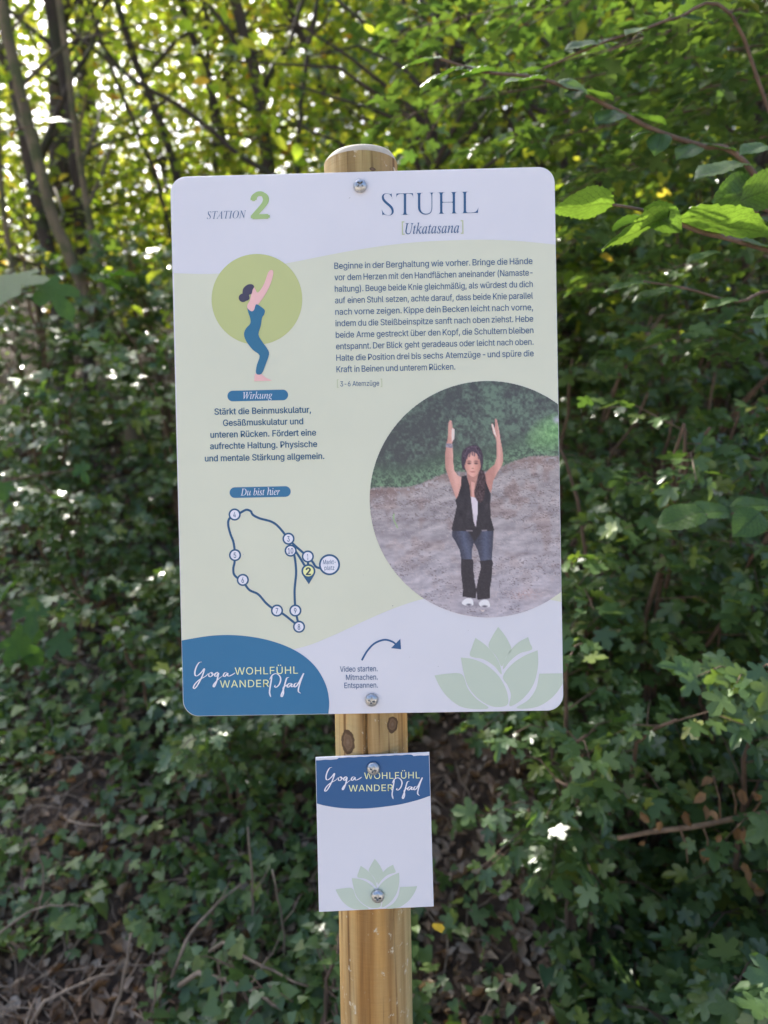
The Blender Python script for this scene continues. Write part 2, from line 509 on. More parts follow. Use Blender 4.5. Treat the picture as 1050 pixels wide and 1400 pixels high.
# ------------------------------------------------------------------ trees
def tree(name, label, cat, pts, r0, r1, crown, group=None, mat='bark', limbs=(), seed=1, far=False):
    """pts: the trunk from the ground up; crown: dict(n clumps, z0, z1, rad, leaf, per)"""
    rs = np.random.default_rng(seed)
    pts = [np.array(p, float) for p in pts]
    base = pts[0].copy()
    root = empty(name, base, label, cat, group)
    P = smooth_path(pts, 6)
    n = len(P)
    wob = np.cumsum(rs.normal(0, 0.006, (n, 3)), 0); wob[:, 2] = 0
    P = [p + w_ for p, w_ in zip(P, wob)]
    P.insert(0, P[0] - np.array([0, 0, 0.25]))
    rad = [r0 * 1.25] + [r0 + (r1 - r0) * k / (n - 1) for k in range(n)]
    g = Geo(); g.tube(P, rad, 10)
    g.build('trunk', M[mat], root, off=base)
    tips = []
    for (t, dx, dy, dz, ln) in limbs:
        k = int(t * (n - 1)) + 1
        a = P[k]; d = unit(np.array([dx, dy, dz], float))
        q = [a]
        for s in range(1, 7):
            q.append(a + d * ln * s / 6 + np.array([0, 0, 0.10 * ln * (s / 6) ** 2]) + rs.normal(0, 0.015 * ln, 3))
        g = Geo(); g.tube(q, [rad[k] * 0.55 * (1 - 0.8 * s / 6) + 0.003 for s in range(7)], 7)
        g.build('limb', M[mat], root, off=base)
        tips += q[2:]
    tw = Geo()
    L = []
    per, ls = crown['per'], crown['leaf']
    axis = np.array(P)
    nc = crown['n']
    for c in range(nc):
        z = rs.uniform(crown['z0'], crown['z1'])
        k = int(np.argmin(np.abs(axis[:, 2] - z)))
        a = axis[k]
        az = rs.uniform(0, 2 * math.pi)
        fr = math.sqrt(rs.uniform(0.03, 1)) * crown['rad'] * (1 - 0.35 * abs((z - crown['z0']) / (crown['z1'] - crown['z0'] + 1e-6) - 0.4))
        ctr = np.array([a[0] + math.cos(az) * fr, a[1] + math.sin(az) * fr * crown.get('fy', 1.0) + crown.get('back', 0.0), z + 0.15 * fr])
        if c < crown.get('twigs', 14):
            mid = (a + ctr) / 2 + rs.normal(0, 0.08, 3)
            k0 = max(0, k - 2)
            tw.tube([P[k0], (P[k0] + mid) / 2 + rs.normal(0, 0.03, 3), mid, ctr], [0.016, 0.012, 0.008, 0.004], 5, cap=False)
        sx = crown.get('spray', 0.42) * rs.uniform(0.6, 1.3)
        m_ = int(per * rs.uniform(0.6, 1.3))
        tilt = rs.normal(0, 0.25, 2)
        pp = rs.normal(0, 1, (m_, 3)) * np.array([sx, sx, 0.10])
        pp[:, 2] += pp[:, 0] * tilt[0] + pp[:, 1] * tilt[1] - 0.25 * (pp[:, 0] ** 2 + pp[:, 1] ** 2)
        L.append(pp + ctr)
    if tw.v:
        tw.build('twig', M[mat], root, off=base)['kind'] = 'stuff'
    P_ = np.concatenate(L)
    P_ = P_[P_[:, 2] > gz(P_[:, 0], P_[:, 1]) + 0.15]
    # the canopy has gaps that line up with the sun, so that shafts reach the bushes
    tt = (P_[:, 1] - 1.2) / SUN_DIR.y
    qx, qz = P_[:, 0] - SUN_DIR.x * tt, P_[:, 2] - SUN_DIR.z * tt
    high = P_[:, 2] > gz(P_[:, 0], P_[:, 1]) + 1.8
    gap = (shaft_noise(qx, qz) > -0.30 + 0.33 / (1 + np.exp(-(qx - 0.2) * 4))) | ((qx > -0.35) & (qx < 0.8) & (qz > 2.2) & (qz < 3.3) & (rs.random(len(P_)) < 0.93))
    P_ = P_[~(high & gap)]
    # keep leaves off the path and the sign
    P_ = P_[P_[:, 1] > crown.get('ymin', 1.6)]
    m_ = len(P_)
    nrm = np.array([0, -0.12, 1.0]) + rs.normal(0, 0.48, (m_, 3))
    tip = rs.normal(0, 1, (m_, 3)); tip[:, 2] -= 0.5
    R = leaf_frames(nrm, tip)
    o = bpy.data.objects.new('crown', cloud_mesh('crown', T_FAR if far else T_OVATE, P_ - base, R, ls * rs.uniform(0.6, 1.25, m_), M[crown.get('mat', 'crown')], rs.random(m_)))
    link(o, root); o['kind'] = 'stuff'
    return root

def trunk_from_px(px_pts, Y, top_extra=3.5, lean=None):
    """turn the trunk's course in the view at depth Y into a trunk standing on the bank"""
    w_ = [at(px, py, Y) for px, py in px_pts][::-1]          # bottom first
    lo = w_[0]; d = (w_[0] - w_[1])
    g0 = float(gz(lo[0], Y))
    if lo[2] > g0 + 0.05:
        h = lo[2] - g0
        sl = np.clip(-d[0] / max(0.2, -d[2]), -0.35, 0.35) * -1
        w_.insert(0, np.array([lo[0] - sl * h * -0.6 * 0 + sl * h * 0.5, Y, g0]))
    else:
        w_[0] = np.array([lo[0], Y, g0])
    hi = w_[-1]; d = unit(w_[-1] - w_[-2])
    w_.append(hi + (d * 0.6 + np.array([0, 0, 0.5])) * top_extra * 0.5)
    w_.append(hi + (d * 0.3 + np.array([0, 0, 0.8])) * top_extra)
    return w_

TREES = [
 # label, pixel course top->bottom, depth, radius bottom/top, clumps
 ('crooked brown tree nearest the left edge, forking above', [(5, 10), (30, 180), (62, 330), (82, 470), (88, 600)], 5.2, .065, .04, 60, [(0.45, .35, .1, .8, 1.6), (0.6, -.5, .1, .8, 1.4)], 'bark'),
 ('dark straight trunk just right of the forked left tree', [(68, 0), (98, 160), (112, 300), (118, 430), (122, 560)], 5.6, .058, .036, 60, [(0.6, -.6, .2, .7, 1.4)], 'bark'),
 ('slim leaning tree over the top left corner of the sign', [(165, 0), (205, 120), (235, 210), (255, 330), (268, 460)], 6.3, .045, .028, 50, [(0.6, .5, .1, .6, 1.3)], 'bark'),
 ('slim dark tree between two thicker trunks left of the post top', [(245, 0), (275, 90), (300, 175), (318, 300), (325, 420)], 7.0, .05, .032, 50, [(0.5, .5, 0, .8, 1.2)], 'bark'),
 ('thick dark tree standing behind the word station', [(312, 0), (342, 110), (358, 210), (372, 330), (380, 460)], 6.4, .075, .045, 60, [(0.55, .4, .1, .9, 1.8), (0.62, -.5, .1, .7, 1.3)], 'bark'),
 ('curved tree rising left behind the post top', [(398, 0), (432, 90), (462, 180), (472, 280), (478, 420)], 7.4, .06, .035, 50, [(0.55, -.4, 0, .8, 1.2)], 'bark'),
 ('pale mossy trunk bending in the undergrowth left of the sign', [(60, 240), (118, 400), (152, 500), (172, 560), (186, 640)], 4.1, .05, .03, 26, [], 'bark_pale'),
 ('thin mossy stem between bushes beside the left sign edge', [(120, 330), (143, 430), (150, 500), (152, 600)], 4.6, .03, .02, 22, [], 'bark_pale'),
 ('upright trunk in the dark wood right of the sign corner', [(858, 60), (862, 180), (868, 300), (872, 420)], 7.8, .075, .05, 60, [(0.6, .5, .1, .6, 1.4)], 'bark'),
 ('pale trunk low behind the maple bushes right of the sign', [(796, 420), (798, 540), (800, 620), (806, 690)], 3.9, .036, .03, 20, [], 'bark_pale'),
 ('thinner pale trunk paired with the one beside the sign edge', [(824, 440), (820, 540), (818, 620), (820, 680)], 4.3, .026, .02, 20, [], 'bark_pale'),
 ('grey green trunk standing alone in the shaded right bank', [(928, 300), (930, 420), (934, 520), (938, 590)], 4.4, .045, .035, 30, [], 'bark_pale'),
 ('distant upright trunk seen over the right sign corner', [(800, 120), (806, 230), (808, 330), (810, 420)], 9.0, .07, .05, 60, [(0.6, -.5, .1, .6, 1.4)], 'bark'),
 ('distant slender trunk in the upper right wood', [(960, 60), (955, 200), (952, 330), (950, 430)], 9.5, .06, .045, 60, [(0.6, .5, .1, .6, 1.4)], 'bark'),
 ('slanting dark tree near the upper right edge', [(900, -10), (925, 50), (960, 110), (1000, 200), (1035, 320)], 5.0, .035, .02, 40, [], 'bark'),
 ('dark tree partly behind the post top, leaning right', [(560, 0), (548, 120), (540, 240), (536, 400)], 8.4, .07, .045, 60, [(0.6, .5, .1, .6, 1.4)], 'bark'),
 ('tall slender tree behind the word over the sign', [(655, 0), (650, 120), (646, 240), (640, 400)], 9.2, .06, .045, 60, [(0.6, -.5, .1, .6, 1.4)], 'bark'),
 ('thin black stem slanting right across the upper left corner', [(40, -20), (170, 100), (250, 150), (310, 200), (420, 290)], 5.6, .026, .014, 14, [], 'bark'),
 ('thin stem slanting down between the two left trunks', [(118, -10), (150, 90), (190, 190), (215, 250), (235, 330)], 5.9, .022, .014, 12, [], 'bark'),
 ('slim upright stem left of the thick dark tree', [(285, -10), (292, 100), (300, 220), (306, 330)], 6.8, .026, .018, 12, [], 'bark'),
 ('slim forked stem right of the thick dark tree', [(440, -10), (425, 60), (412, 130), (408, 220), (404, 330)], 6.0, .026, .016, 12, [(0.6, .5, .1, .8, 1.2)], 'bark'),
 ('thin pale stem at the far left below the forked tree', [(14, 260), (26, 380), (30, 470), (34, 600)], 4.6, .022, .016, 8, [], 'bark_pale'),
]
for k, (lab, course, Y, r0, r1, nc, limbs, mt) in enumerate(TREES):
    P = trunk_from_px(course, Y)
    small = Y < 4.7
    topz = P[-1][2]
    tree('sapling' if small else 'woodland_tree', lab, 'tree', P, r0, r1,
         dict(n=nc, z0=P[0][2] + (1.0 if small else 1.2), z1=topz + 0.5, rad=1.1 if small else 2.3, per=60 if small else 84, leaf=0.075 if small else 0.095, ymin=2.4, back=0.5 if small else 1.5),
         'trees standing on the wooded bank', mt, limbs, seed=100 + k, far=not small)

# leafy young trees of the understorey, between the maple bushes and the trunks
UNDER = [(0.15, 3.1, 2.9, 'young tree spreading layered leaves just above the sign top'), (1.0, 3.5, 3.2, 'young tree with glinting leaves over the right half of the sign'),
         (1.9, 3.4, 3.3, 'young tree with layered leaves behind the hazel twigs'), (2.7, 4.2, 3.4, 'leafy young tree at the upper right edge of the view'),
         (0.6, 4.6, 3.6, 'dense young tree closing the gap behind the post top'), (1.6, 5.2, 3.6, 'dark dense young tree in the right part of the wood'),
         (3.4, 5.4, 3.8, 'dark dense young tree beyond the right edge bushes'), (-3.0, 5.8, 2.2, 'light green young tree at the left edge of the wood'),
         (-0.3, 6.6, 2.4, 'leafy young tree behind the word station'), (-2.0, 7.0, 2.2, 'low bright young tree between the left trunks')]
for k, (x, y, h, lab) in enumerate(UNDER):
    g0 = float(gz(x, y)); rs = np.random.default_rng(300 + k)
    l = rs.uniform(-.3, .3)
    P = [np.array([x, y, g0]), np.array([x + l * .3, y - .05, g0 + h * .35]), np.array([x + l, y - .1, g0 + h * .7]), np.array([x + l * 1.5, y - .2, g0 + h])]
    tree('young_tree', lab, 'tree', P, 0.028, 0.010, dict(n=40, z0=g0 + 0.7, z1=g0 + h, rad=1.15, per=70, leaf=0.08, ymin=2.2, twigs=30, spray=0.34, fy=.7, mat='maple' if x > 0.3 else 'crown'),
         'young leafy trees below the canopy', 'bark', [(0.4, .8, -.2, .4, .9), (0.55, -.8, -.1, .4, .8), (0.7, .2, -.8, .4, .7)], seed=330 + k)

# farther wood: trees whose trunks still show
FAR = [(-9.5, 11.5), (-6.8, 12.5), (-4.6, 11.0), (-2.6, 12.8), (-0.6, 11.6), (1.2, 12.6), (2.9, 11.2), (4.4, 12.4), (6.2, 11.4), (8.0, 12.2),
       (-12, 18), (-7.5, 19), (-3.2, 19.5), (0.4, 18.5), (3.6, 19), (6.6, 18), (10.0, 19), (1.8, 15.5), (4.8, 15.3), (7.8, 15.8), (11, 16)]
DEEPLAB = ['%s of the seven trees in the deepest row of the wood' % q for q in ('leftmost', 'second from left', 'third from left', 'middle one', 'third from right', 'second from right', 'rightmost')] + \
          ['%s of the four trees growing between the two far rows at right' % q for q in ('leftmost', 'second from left', 'third from left', 'rightmost')]
FARLAB = ['leftmost', 'second from left', 'third from left', 'fourth from left', 'fifth from left', 'middle', 'fourth from right', 'third from right', 'second from right', 'rightmost']
for k, (x, y) in enumerate(FAR):
    g0 = float(gz(x, y)); rs = np.random.default_rng(500 + k)
    h = rs.uniform(8, 11)
    lx = rs.uniform(-0.5, 0.5)
    P = [np.array([x, y, g0]), np.array([x + lx * 0.3, y, g0 + h * 0.35]), np.array([x + lx, y, g0 + h * 0.7]), np.array([x + lx * 1.3, y, g0 + h])]
    lab = ('%s tree of the far row on the hill behind the sign' % FARLAB[k]) if k < 10 else DEEPLAB[k - 10]
    dens = 125 if x > -2 else 84
    tree('woodland_tree', lab, 'tree', P, 0.12, 0.05, dict(n=dens, z0=g0 + 1.0, z1=g0 + h + 0.8, rad=2.8, per=66, leaf=0.16, ymin=3, twigs=10, spray=0.6),
         'far trees on the hill' if k < 10 else 'deepest trees of the wood', 'bark', [(0.5, .6, .1, .6, 2.0), (0.6, -.6, .1, .6, 2.0)], seed=600 + k, far=True)

def far_wood():
    rs = np.random.default_rng(4)
    n = 54000
    x = rs.uniform(-34, 24, n); y = rs.uniform(23, 32, n)
    z = gz(x, y) + rs.uniform(0, 15, n)
    k = noise2(x * .5, z * .5, 12) + 0.25 * rs.normal(0, 1, n) > -0.75
    P = np.stack([x, y, z], 1)[k]; n = len(P)
    R = leaf_frames(np.array([0, -.2, 1]) + rs.normal(0, .55, (n, 3)), rs.normal(0, 1, (n, 3)))
    o = bpy.data.objects.new('distant_wood', cloud_mesh('distant_wood', T_FAR, P, R, rs.uniform(.22, .5, n), M['crown'], rs.random(n)))
    link(o); o['kind'] = 'stuff'; o['label'] = 'sunlit yellow green mass of the far wood behind all trunks'; o['category'] = 'woodland'
far_wood()

# tall shading trees whose crowns close over the bank (crowns partly above the frame)
for k, (x, y, h, lab) in enumerate([(-3.6, 7.6, 10, 'big tree at far left whose crown shades the bank'), (3.9, 7.0, 10, 'big tree at far right whose crown shades the bank'),
                                    (0.6, 10.2, 11, 'big tree behind the sign whose crown closes over the bank')]):
    g0 = float(gz(x, y))
    P = [np.array([x, y, g0]), np.array([x * 0.98, y - .1, g0 + 3]), np.array([x * 0.95, y - .3, g0 + 6.5]), np.array([x * 0.92, y - .5, g0 + h])]
    tree('woodland_tree', lab, 'tree', P, 0.13, 0.05, dict(n=85, z0=g0 + 2.6, z1=g0 + h, rad=4.2, per=60, leaf=0.15, ymin=2.0, twigs=26, spray=0.6),
         None, 'bark', [(0.4, .7, -.3, .6, 2.8), (0.5, -.7, -.2, .6, 2.6), (0.55, 0, -.8, .6, 2.6)], seed=900 + k)

# ------------------------------------------------------------------ shrubs
def shrub(name, label, cat, x, y, height, spread, nst, leaf, seed, T=T_MAPLE, key='maple_leaf', mat='maple', n_ind=90, group=None, lean=(0, -0.25), ntw=11, nl=5, face=0.75, wood='twig', minpx=14):
    rs = np.random.default_rng(seed)
    g0 = float(gz(x, y)) if y > 0.72 else 0.0
    base = np.array([x, y, g0])
    root = empty(name, base, label, cat, group)
    pos, tips = [], []
    tw = Geo()
    for s in range(nst):
        az = rs.uniform(0, 2 * math.pi)
        d = np.array([math.cos(az), math.sin(az), 0]) * spread * rs.uniform(0.4, 1.0)
        h = height * rs.uniform(0.6, 1.05)
        st = base + np.array([math.cos(az), math.sin(az), 0]) * 0.05
        path = []
        for k in range(9):
            t = k / 8
            path.append(st + np.array([lean[0], lean[1], 0]) * height * t ** 1.6 + d * t ** 1.3 + np.array([0, 0, h * (t * 1.25 - 0.25 * t * t * t)]) + rs.normal(0, 0.012, 3) * (k > 0))
        path[0][2] = g0 - 0.05
        sg = Geo(); sg.tube(path, [0.008 * (1 - 0.75 * k / 8) * (0.6 + height * 0.5) + 0.0012 for k in range(9)], 6)
        sg.build('stem', M[wood], root, off=base)
        for j in range(ntw):
            t = rs.uniform(0.18, 1.0)
            k = t * 8; i0 = min(int(k), 7)
            p = path[i0] * (1 - (k - i0)) + path[i0 + 1] * (k - i0)
            a2 = rs.uniform(0, 2 * math.pi)
            dd = unit(np.array([math.cos(a2), math.sin(a2) - 0.35, rs.uniform(-0.1, 0.7)]))
            ln = rs.uniform(0.12, 0.34) * (0.5 + 0.5 * height) * (1.15 - 0.5 * t)
            e = p + dd * ln + np.array([0, 0, -0.25 * ln])
            mid = p + dd * ln * 0.55
            tw.tube([p, mid, e], [0.0022, 0.0016, 0.0009], 4, cap=False)
            for q in range(nl):
                u = (q + 1) / nl
                c = (1 - u) ** 2 * p + 2 * u * (1 - u) * mid + u * u * e
                side = np.cross(dd, [0, 0, 1.0]); side = unit(side)
                for sg_ in (-1, 1):
                    out_ = side * sg_ * 0.8 + dd * 0.5 + rs.normal(0, 0.25, 3) + np.array([0, -0.15, -0.15])
                    pos.append(c + unit(out_) * leaf * rs.uniform(0.25, 0.7)); tips.append(out_)
    tw.build('twig', M[wood], root, off=base)['kind'] = 'stuff'
    pos = np.array(pos); tips = np.array(tips)
    okh = (pos[:, 2] > np.where(pos[:, 1] > 0.72, gz(pos[:, 0], pos[:, 1]), 0) + 0.015) & (pos[:, 1] > 0.28)
    pos, tips = pos[okh], tips[okh]
    n = len(pos)
    face = 0.62 if y < 1.3 else 0.28
    nrm = np.array([0, -face, 0.85]) + rs.normal(0, 0.38, (n, 3))
    R = leaf_frames(nrm, tips + np.array([0, 0, -0.45]))
    size = leaf * rs.uniform(0.55, 1.2, n)
    vis, px, py, dd_ = in_frame(pos)
    hid = (px > 250) & (px < 745) & (py > 255) & (py < 960)
    big = size * FPX / dd_
    cand = np.where(vis & ~hid & (big > minpx))[0]
    cand = cand[np.argsort(dd_[cand])][:n_ind]
    m_ = np.zeros(n, bool); m_[cand] = True
    leaf_objects(root, base, key, T, M[mat], pos[m_], R[m_], size[m_])
    if (~m_).sum():
        o = bpy.data.objects.new('foliage', cloud_mesh('foliage', T, pos[~m_] - base, R[~m_], size[~m_], M[mat], rs.random((~m_).sum())))
        link(o, root); o['kind'] = 'stuff'
    return root

GM = 'field maple bushes on the bank'
SHRUBS = [
 # x, y, height, spread, stems, leaf, label
 (1.05, 0.85, 0.62, 0.32, 7, .062, 'grey green maple bush filling the bottom right corner'),
 (0.62, 0.95, 0.42, 0.26, 5, .054, 'low maple bush below the dead brown branch'),
 (0.95, 1.25, 0.95, 0.34, 7, .056, 'leafy maple bush under the brown fallen branch at right edge'),
 (0.52, 1.35, 0.95, 0.28, 6, .050, 'maple bush with white glints right of the small sign'),
 (0.80, 1.60, 1.25, 0.36, 8, .056, 'dense maple bush beside the lower right corner of the big sign'),
 (1.25, 1.55, 1.35, 0.36, 8, .058, 'tall maple bush with a red brown shoot at the right edge'),
 (0.45, 1.75, 0.90, 0.30, 6, .050, 'maple bush directly behind the lotus end of the big sign'),
 (1.05, 2.05, 1.20, 0.38, 7, .062, 'maple bush halfway up the bank right of the printed photo'),
 (0.70, 2.40, 1.20, 0.38, 7, .056, 'shaded maple bush peeping past the middle of the right sign edge'),
 (1.30, 2.95, 1.10, 0.42, 6, .066, 'dark maple bush with lit tips higher on the right bank'),
 (2.15, 3.10, 1.05, 0.45, 6, .066, 'dark maple bush before the grey green trunk'),
 (0.95, 3.25, 1.50, 0.45, 8, .07, 'maple bush sparkling behind the upper right sign edge'),
 (1.90, 3.60, 1.60, 0.50, 8, .075, 'bush with broad leaves high on the right bank'),
 (-0.48, 1.70, 0.55, 0.25, 5, .046, 'small maple bush left of the post under the blue corner'),
 (-0.85, 2.05, 0.62, 0.30, 6, .048, 'maple bush beside the lower left corner of the big sign'),
 (-0.62, 2.55, 0.85, 0.34, 6, .052, 'maple bush beside the left edge near the hiking map'),
 (-1.35, 2.55, 0.60, 0.34, 6, .052, 'low maple bush on the left bank among ivy'),
 (-1.05, 3.20, 1.00, 0.42, 7, .062, 'blue green maple bush left of the yoga drawing'),
 (-1.85, 3.20, 0.90, 0.42, 7, .062, 'loose maple bush at the left edge halfway up'),
 (-0.70, 3.90, 1.25, 0.45, 7, .07, 'shaded bush behind the upper left edge of the big sign'),
 (-2.20, 4.20, 1.20, 0.50, 7, .075, 'loose bush under the forked tree at left'),
 (-1.45, 4.40, 1.30, 0.50, 7, .078, 'bush growing around the mossy leaning trunk'),
 (0.25, 3.00, 0.9, 0.4, 6, .06, 'maple bush standing straight behind the big sign'),
]
for k, (x, y, h, sp, ns, lf, lab) in enumerate(SHRUBS):
    near = math.hypot(x, y + 0.85)
    shrub('maple_shrub', lab, 'bush', x, y, h, sp, ns, lf, 40 + k, n_ind=150 if near < 3.0 else 60, group=GM, ntw=13, nl=5 if near < 3.4 else 4)

# ------------------------------------------------------------------ ivy and litter
def ivy():
    n = 44000
    x = RNG.uniform(-3.2, 3.2, n); y = 0.95 + 4.6 * RNG.random(n) ** 1.35
    x = x * (0.45 + 0.25 * y)
    d = noise2(x, y, 3)
    keep = (d + RNG.normal(0, 0.25, n) > np.where(x < 0, -0.70, -0.2))
    keep &= ~((x < -0.62 + 0.2 * noise2(y, x, 9)) & (y < 1.46 + 0.15 * noise2(x, y, 8)) & (d < 0.6))
    keep &= ~((x > 0.06) & (x < 0.42) & (y < 1.9) & (RNG.random(n) < 0.85))
    keep &= ~((x < -0.25) & (y < 1.75) & (RNG.random(n) < 0.2))
    x, y = x[keep], y[keep]
    n = len(x)
    lift = 0.02 + 0.11 * RNG.random(n) * (0.4 + np.clip(noise2(x, y, 5), 0, 1))
    P = np.stack([x, y - 0.5 * lift, gz(x, y) + lift], 1)
    nrm = np.array([0, -0.38, 0.8]) + RNG.normal(0, 0.42, (n, 3))
    tip = RNG.normal(0, 0.7, (n, 3)) + np.array([0, -0.2, -0.7])
    half = RNG.random(n) < 0.6
    for nm, T, msk, s0 in (('ivy', T_IVY, half, 0.046), ('maple_seedlings', T_MAPLE, ~half, 0.048)):
        o = bpy.data.objects.new(nm, cloud_mesh(nm, T, P[msk], leaf_frames(nrm, tip)[msk], s0 * RNG.uniform(0.5, 1.25, msk.sum()), M['ivy']))
        link(o); o['kind'] = 'stuff'
        o['label'] = 'small green ivy leaves covering the bank' if nm == 'ivy' else 'low lobed seedlings covering the bank between the ivy'
        o['category'] = 'ground cover'
ivy()

def litter():
    n = 24000
    x = RNG.uniform(-2.6, 2.6, n); y = 0.9 + 3.6 * RNG.random(n) ** 1.5
    x = x * (0.4 + 0.35 * y)
    P = np.stack([x, y, gz(x, y) + 0.006 + 0.02 * RNG.random(n)], 1)
    nrm = np.array([0, -0.5, 0.8]) + RNG.normal(0, 0.55, (n, 3))
    tip = RNG.normal(0, 1, (n, 3))
    o = bpy.data.objects.new('leaf_litter', cloud_mesh('leaf_litter', T_DEAD, P, leaf_frames(nrm, tip), RNG.uniform(0.02, 0.06, n), M['dead']))
    link(o); o['kind'] = 'stuff'; o['label'] = 'brown dead leaves lying on the soil of the bank'; o['category'] = 'leaf litter'
litter()

def small_twigs():
    g = Geo()
    for k in range(1000):
        x = random.uniform(-1.7, 1.3); y = 1.0 + 2.0 * random.random() ** 1.6
        if x > -0.1 and random.random() < 0.6: continue
        a = random.uniform(0, 3.14); l = random.uniform(0.04, 0.2)
        p = []
        for s in (-1, -0.3, 0.3, 1):
            xx = x + math.cos(a) * l * s + random.uniform(-.008, .008); yy = y + math.sin(a) * l * s * 0.6
            p.append((xx, yy, float(gz(xx, yy)) + 0.015 + random.uniform(0, 0.035)))
        g.tube(p, random.uniform(0.0012, 0.003), 5)
    o = g.build('twig_litter', M['stick']); o['kind'] = 'stuff'
    o['label'] = 'thin dry twigs scattered over the litter'; o['category'] = 'twigs'
small_twigs()

# sticks one can point at: (pixel a, pixel b, depth a, depth b, radius, label, lift)
STICKS = [
 ((150, 1400), (178, 1275), 1.25, 1.40, .007, 'grey upright stick leaning in the bottom left litter'),
 ((60, 1370), (160, 1330), 1.35, 1.42, .006, 'pale stick lying across the litter at bottom left'),
 ((200, 1400), (214, 1340), 1.15, 1.25, .005, 'short upright stick left of centre at the bottom edge'),
 ((255, 1285), (335, 1205), 1.45, 1.62, .006, 'straight pale stick slanting up to the right below the ivy'),
 ((270, 1330), (385, 1380), 1.30, 1.22, .0085, 'thick grey stick lying left of the post foot'),
 ((305, 1290), (420, 1350), 1.40, 1.30, .006, 'long grey stick above the thick one left of the post'),
 ((48, 1255), (52, 1165), 1.60, 1.75, .005, 'thin upright brown stalk over the left litter'),
 ((0, 1275), (110, 1240), 1.50, 1.62, .0045, 'long pale twig running in from the left edge'),
 ((345, 1300), (338, 1130), 1.35, 1.60, .0055, 'upright brown stalk rising through the ivy left of the small sign'),
 ((390, 1330), (374, 1190), 1.30, 1.45, .0045, 'thin grey stalk just left of the small sign'),
 ((95, 1121), (140, 1127), 1.95, 1.95, .005, 'short pale stick high in the left ivy'),
 ((262, 1060), (296, 1064), 2.05, 2.05, .006, 'pale broken stick end under the big sign corner'),
 ((715, 1255), (716, 1190), 1.50, 1.60, .004, 'thin stalk on the bare soil right of the small sign'),
 ((655, 1400), (690, 1340), 1.05, 1.25, .005, 'thin curved stick near the bottom right of the post'),
]
def ground_depth(px, py):
    """depth at which the sight line through a pixel meets the bank"""
    for y in np.arange(0.75, 6, 0.01):
        p = at(px, py, y)
        if p[2] <= float(gz(p[0], y)): return y
    return 6.0
for (a, b, ya, yb, r, lab) in STICKS:
    up = abs(b[1] - a[1]) > 1.2 * abs(b[0] - a[0])
    ya = ground_depth(*a) - 0.03
    A = at(a[0], a[1], ya)
    if up:
        B = at(b[0], b[1], ya - 0.02)
    else:
        B = at(b[0], b[1], max(ground_depth(*b) - 0.13, 0.7)); A = at(a[0], a[1], ya - 0.08)
    root = empty('fallen_stick', A, lab, 'stick', 'sticks lying and standing on the bank')
    n = 9; pts = []
    ln = np.linalg.norm(B - A)
    bow = RNG.normal(0, 0.05 * ln, 3)
    for k in range(n):
        t = k / (n - 1)
        pts.append(A + (B - A) * t + bow * math.sin(math.pi * t) + RNG.normal(0, 0.008 * ln, 3))
    pts.insert(0, A - (B - A) * 0.25 - np.array([0, 0, 0.06]))
    g = Geo(); g.tube(pts, [0.85 * r * (1 - 0.45 * k / n) for k in range(n + 1)], 8)
    g.build('branch', M['stick'], root, off=A)
    g = Geo()
    p0 = pts[5]; g.tube([p0, p0 + np.array([0.03, 0, 0.035]) * (1 if ln > .15 else .5), p0 + np.array([0.05, 0.01, 0.075]) * (1 if ln > .15 else .5)], [r * .4, r * .3, r * .15], 5)
    g.build('side_twig', M['stick'], root, off=A)

# dead branch with withered leaves at right
def dead_branch():
    A = at(1075, 1108, 1.05); B = at(845, 1146, 0.92)
    root = empty('dead_branch', A, 'light brown dead branch with curled withered leaves at the right edge', 'branch')
    course = [at(1180, 1075, 1.35), at(1120, 1095, 1.2), A, at(1010, 1118, 1.02), at(950, 1130, .98), at(900, 1136, .95), at(870, 1141, .93), B]
    course.insert(0, np.array([course[0][0] + .25, 1.7, float(gz(course[0][0] + .25, 1.7))]))
    P = smooth_path(course, 4)
    g = Geo(); g.tube(P, [.0085 - .0035 * k / len(P) for k in range(len(P))], 8)
    g.build('branch', M['stick_warm'], root, off=A)
    for (px0, py0, px1, py1) in [(1012, 1118, 1022, 1170), (1005, 1119, 1000, 1075), (960, 1128, 968, 1165), (985, 1123, 975, 1060), (930, 1133, 940, 1180), (1030, 1110, 1045, 1080)]:
        a = at(px0, py0, 1.01); b = at(px1, py1, .98)
        g = Geo(); g.tube([a, (a + b) / 2 + np.array([.006, 0, 0]), b], [.0028, .002, .001], 5)
        tw = g.build('twig', M['stick_warm'], root, off=A)
    spots = [(1000, 1080), (1012, 1078), (1030, 1082), (965, 1085), (962, 1100), (972, 1108), (1022, 1135), (1032, 1140), (1015, 1178), (1025, 1190), (963, 1160), (968, 1172), (905, 1122), (890, 1125), (938, 1108), (945, 1150), (1042, 1086), (975, 1065), (880, 1148), (1020, 1205), (1028, 1215), (1008, 1130), (985, 1140)]
    pos = np.array([at(x, y, .90 + .04 * math.sin(x)) for x, y in spots])
    n = len(pos)
    leaf_objects(root, A, 'withered_leaf', T_DEAD, M['dead_warm'], pos, leaf_frames(RNG.normal(0, 1, (n, 3)) + np.array([0, -.8, .3]), RNG.normal(0, .6, (n, 3)) + np.array([0, 0, -1])), RNG.uniform(.022, .038, n), name='withered_leaf')
M['stick_warm'] = bark_mat('warm_stick', (0.22, 0.13, 0.075), (0.42, 0.27, 0.16), 30)
M['dead_warm'] = leaf_mat('withered_leaf', [(0, (0.20, 0.11, 0.05)), (1, (0.36, 0.21, 0.10))], [(0, (0.5, 0.25, 0.06)), (1, (0.6, 0.3, 0.08))], 0.25, 0.6, 0.2)
dead_branch()

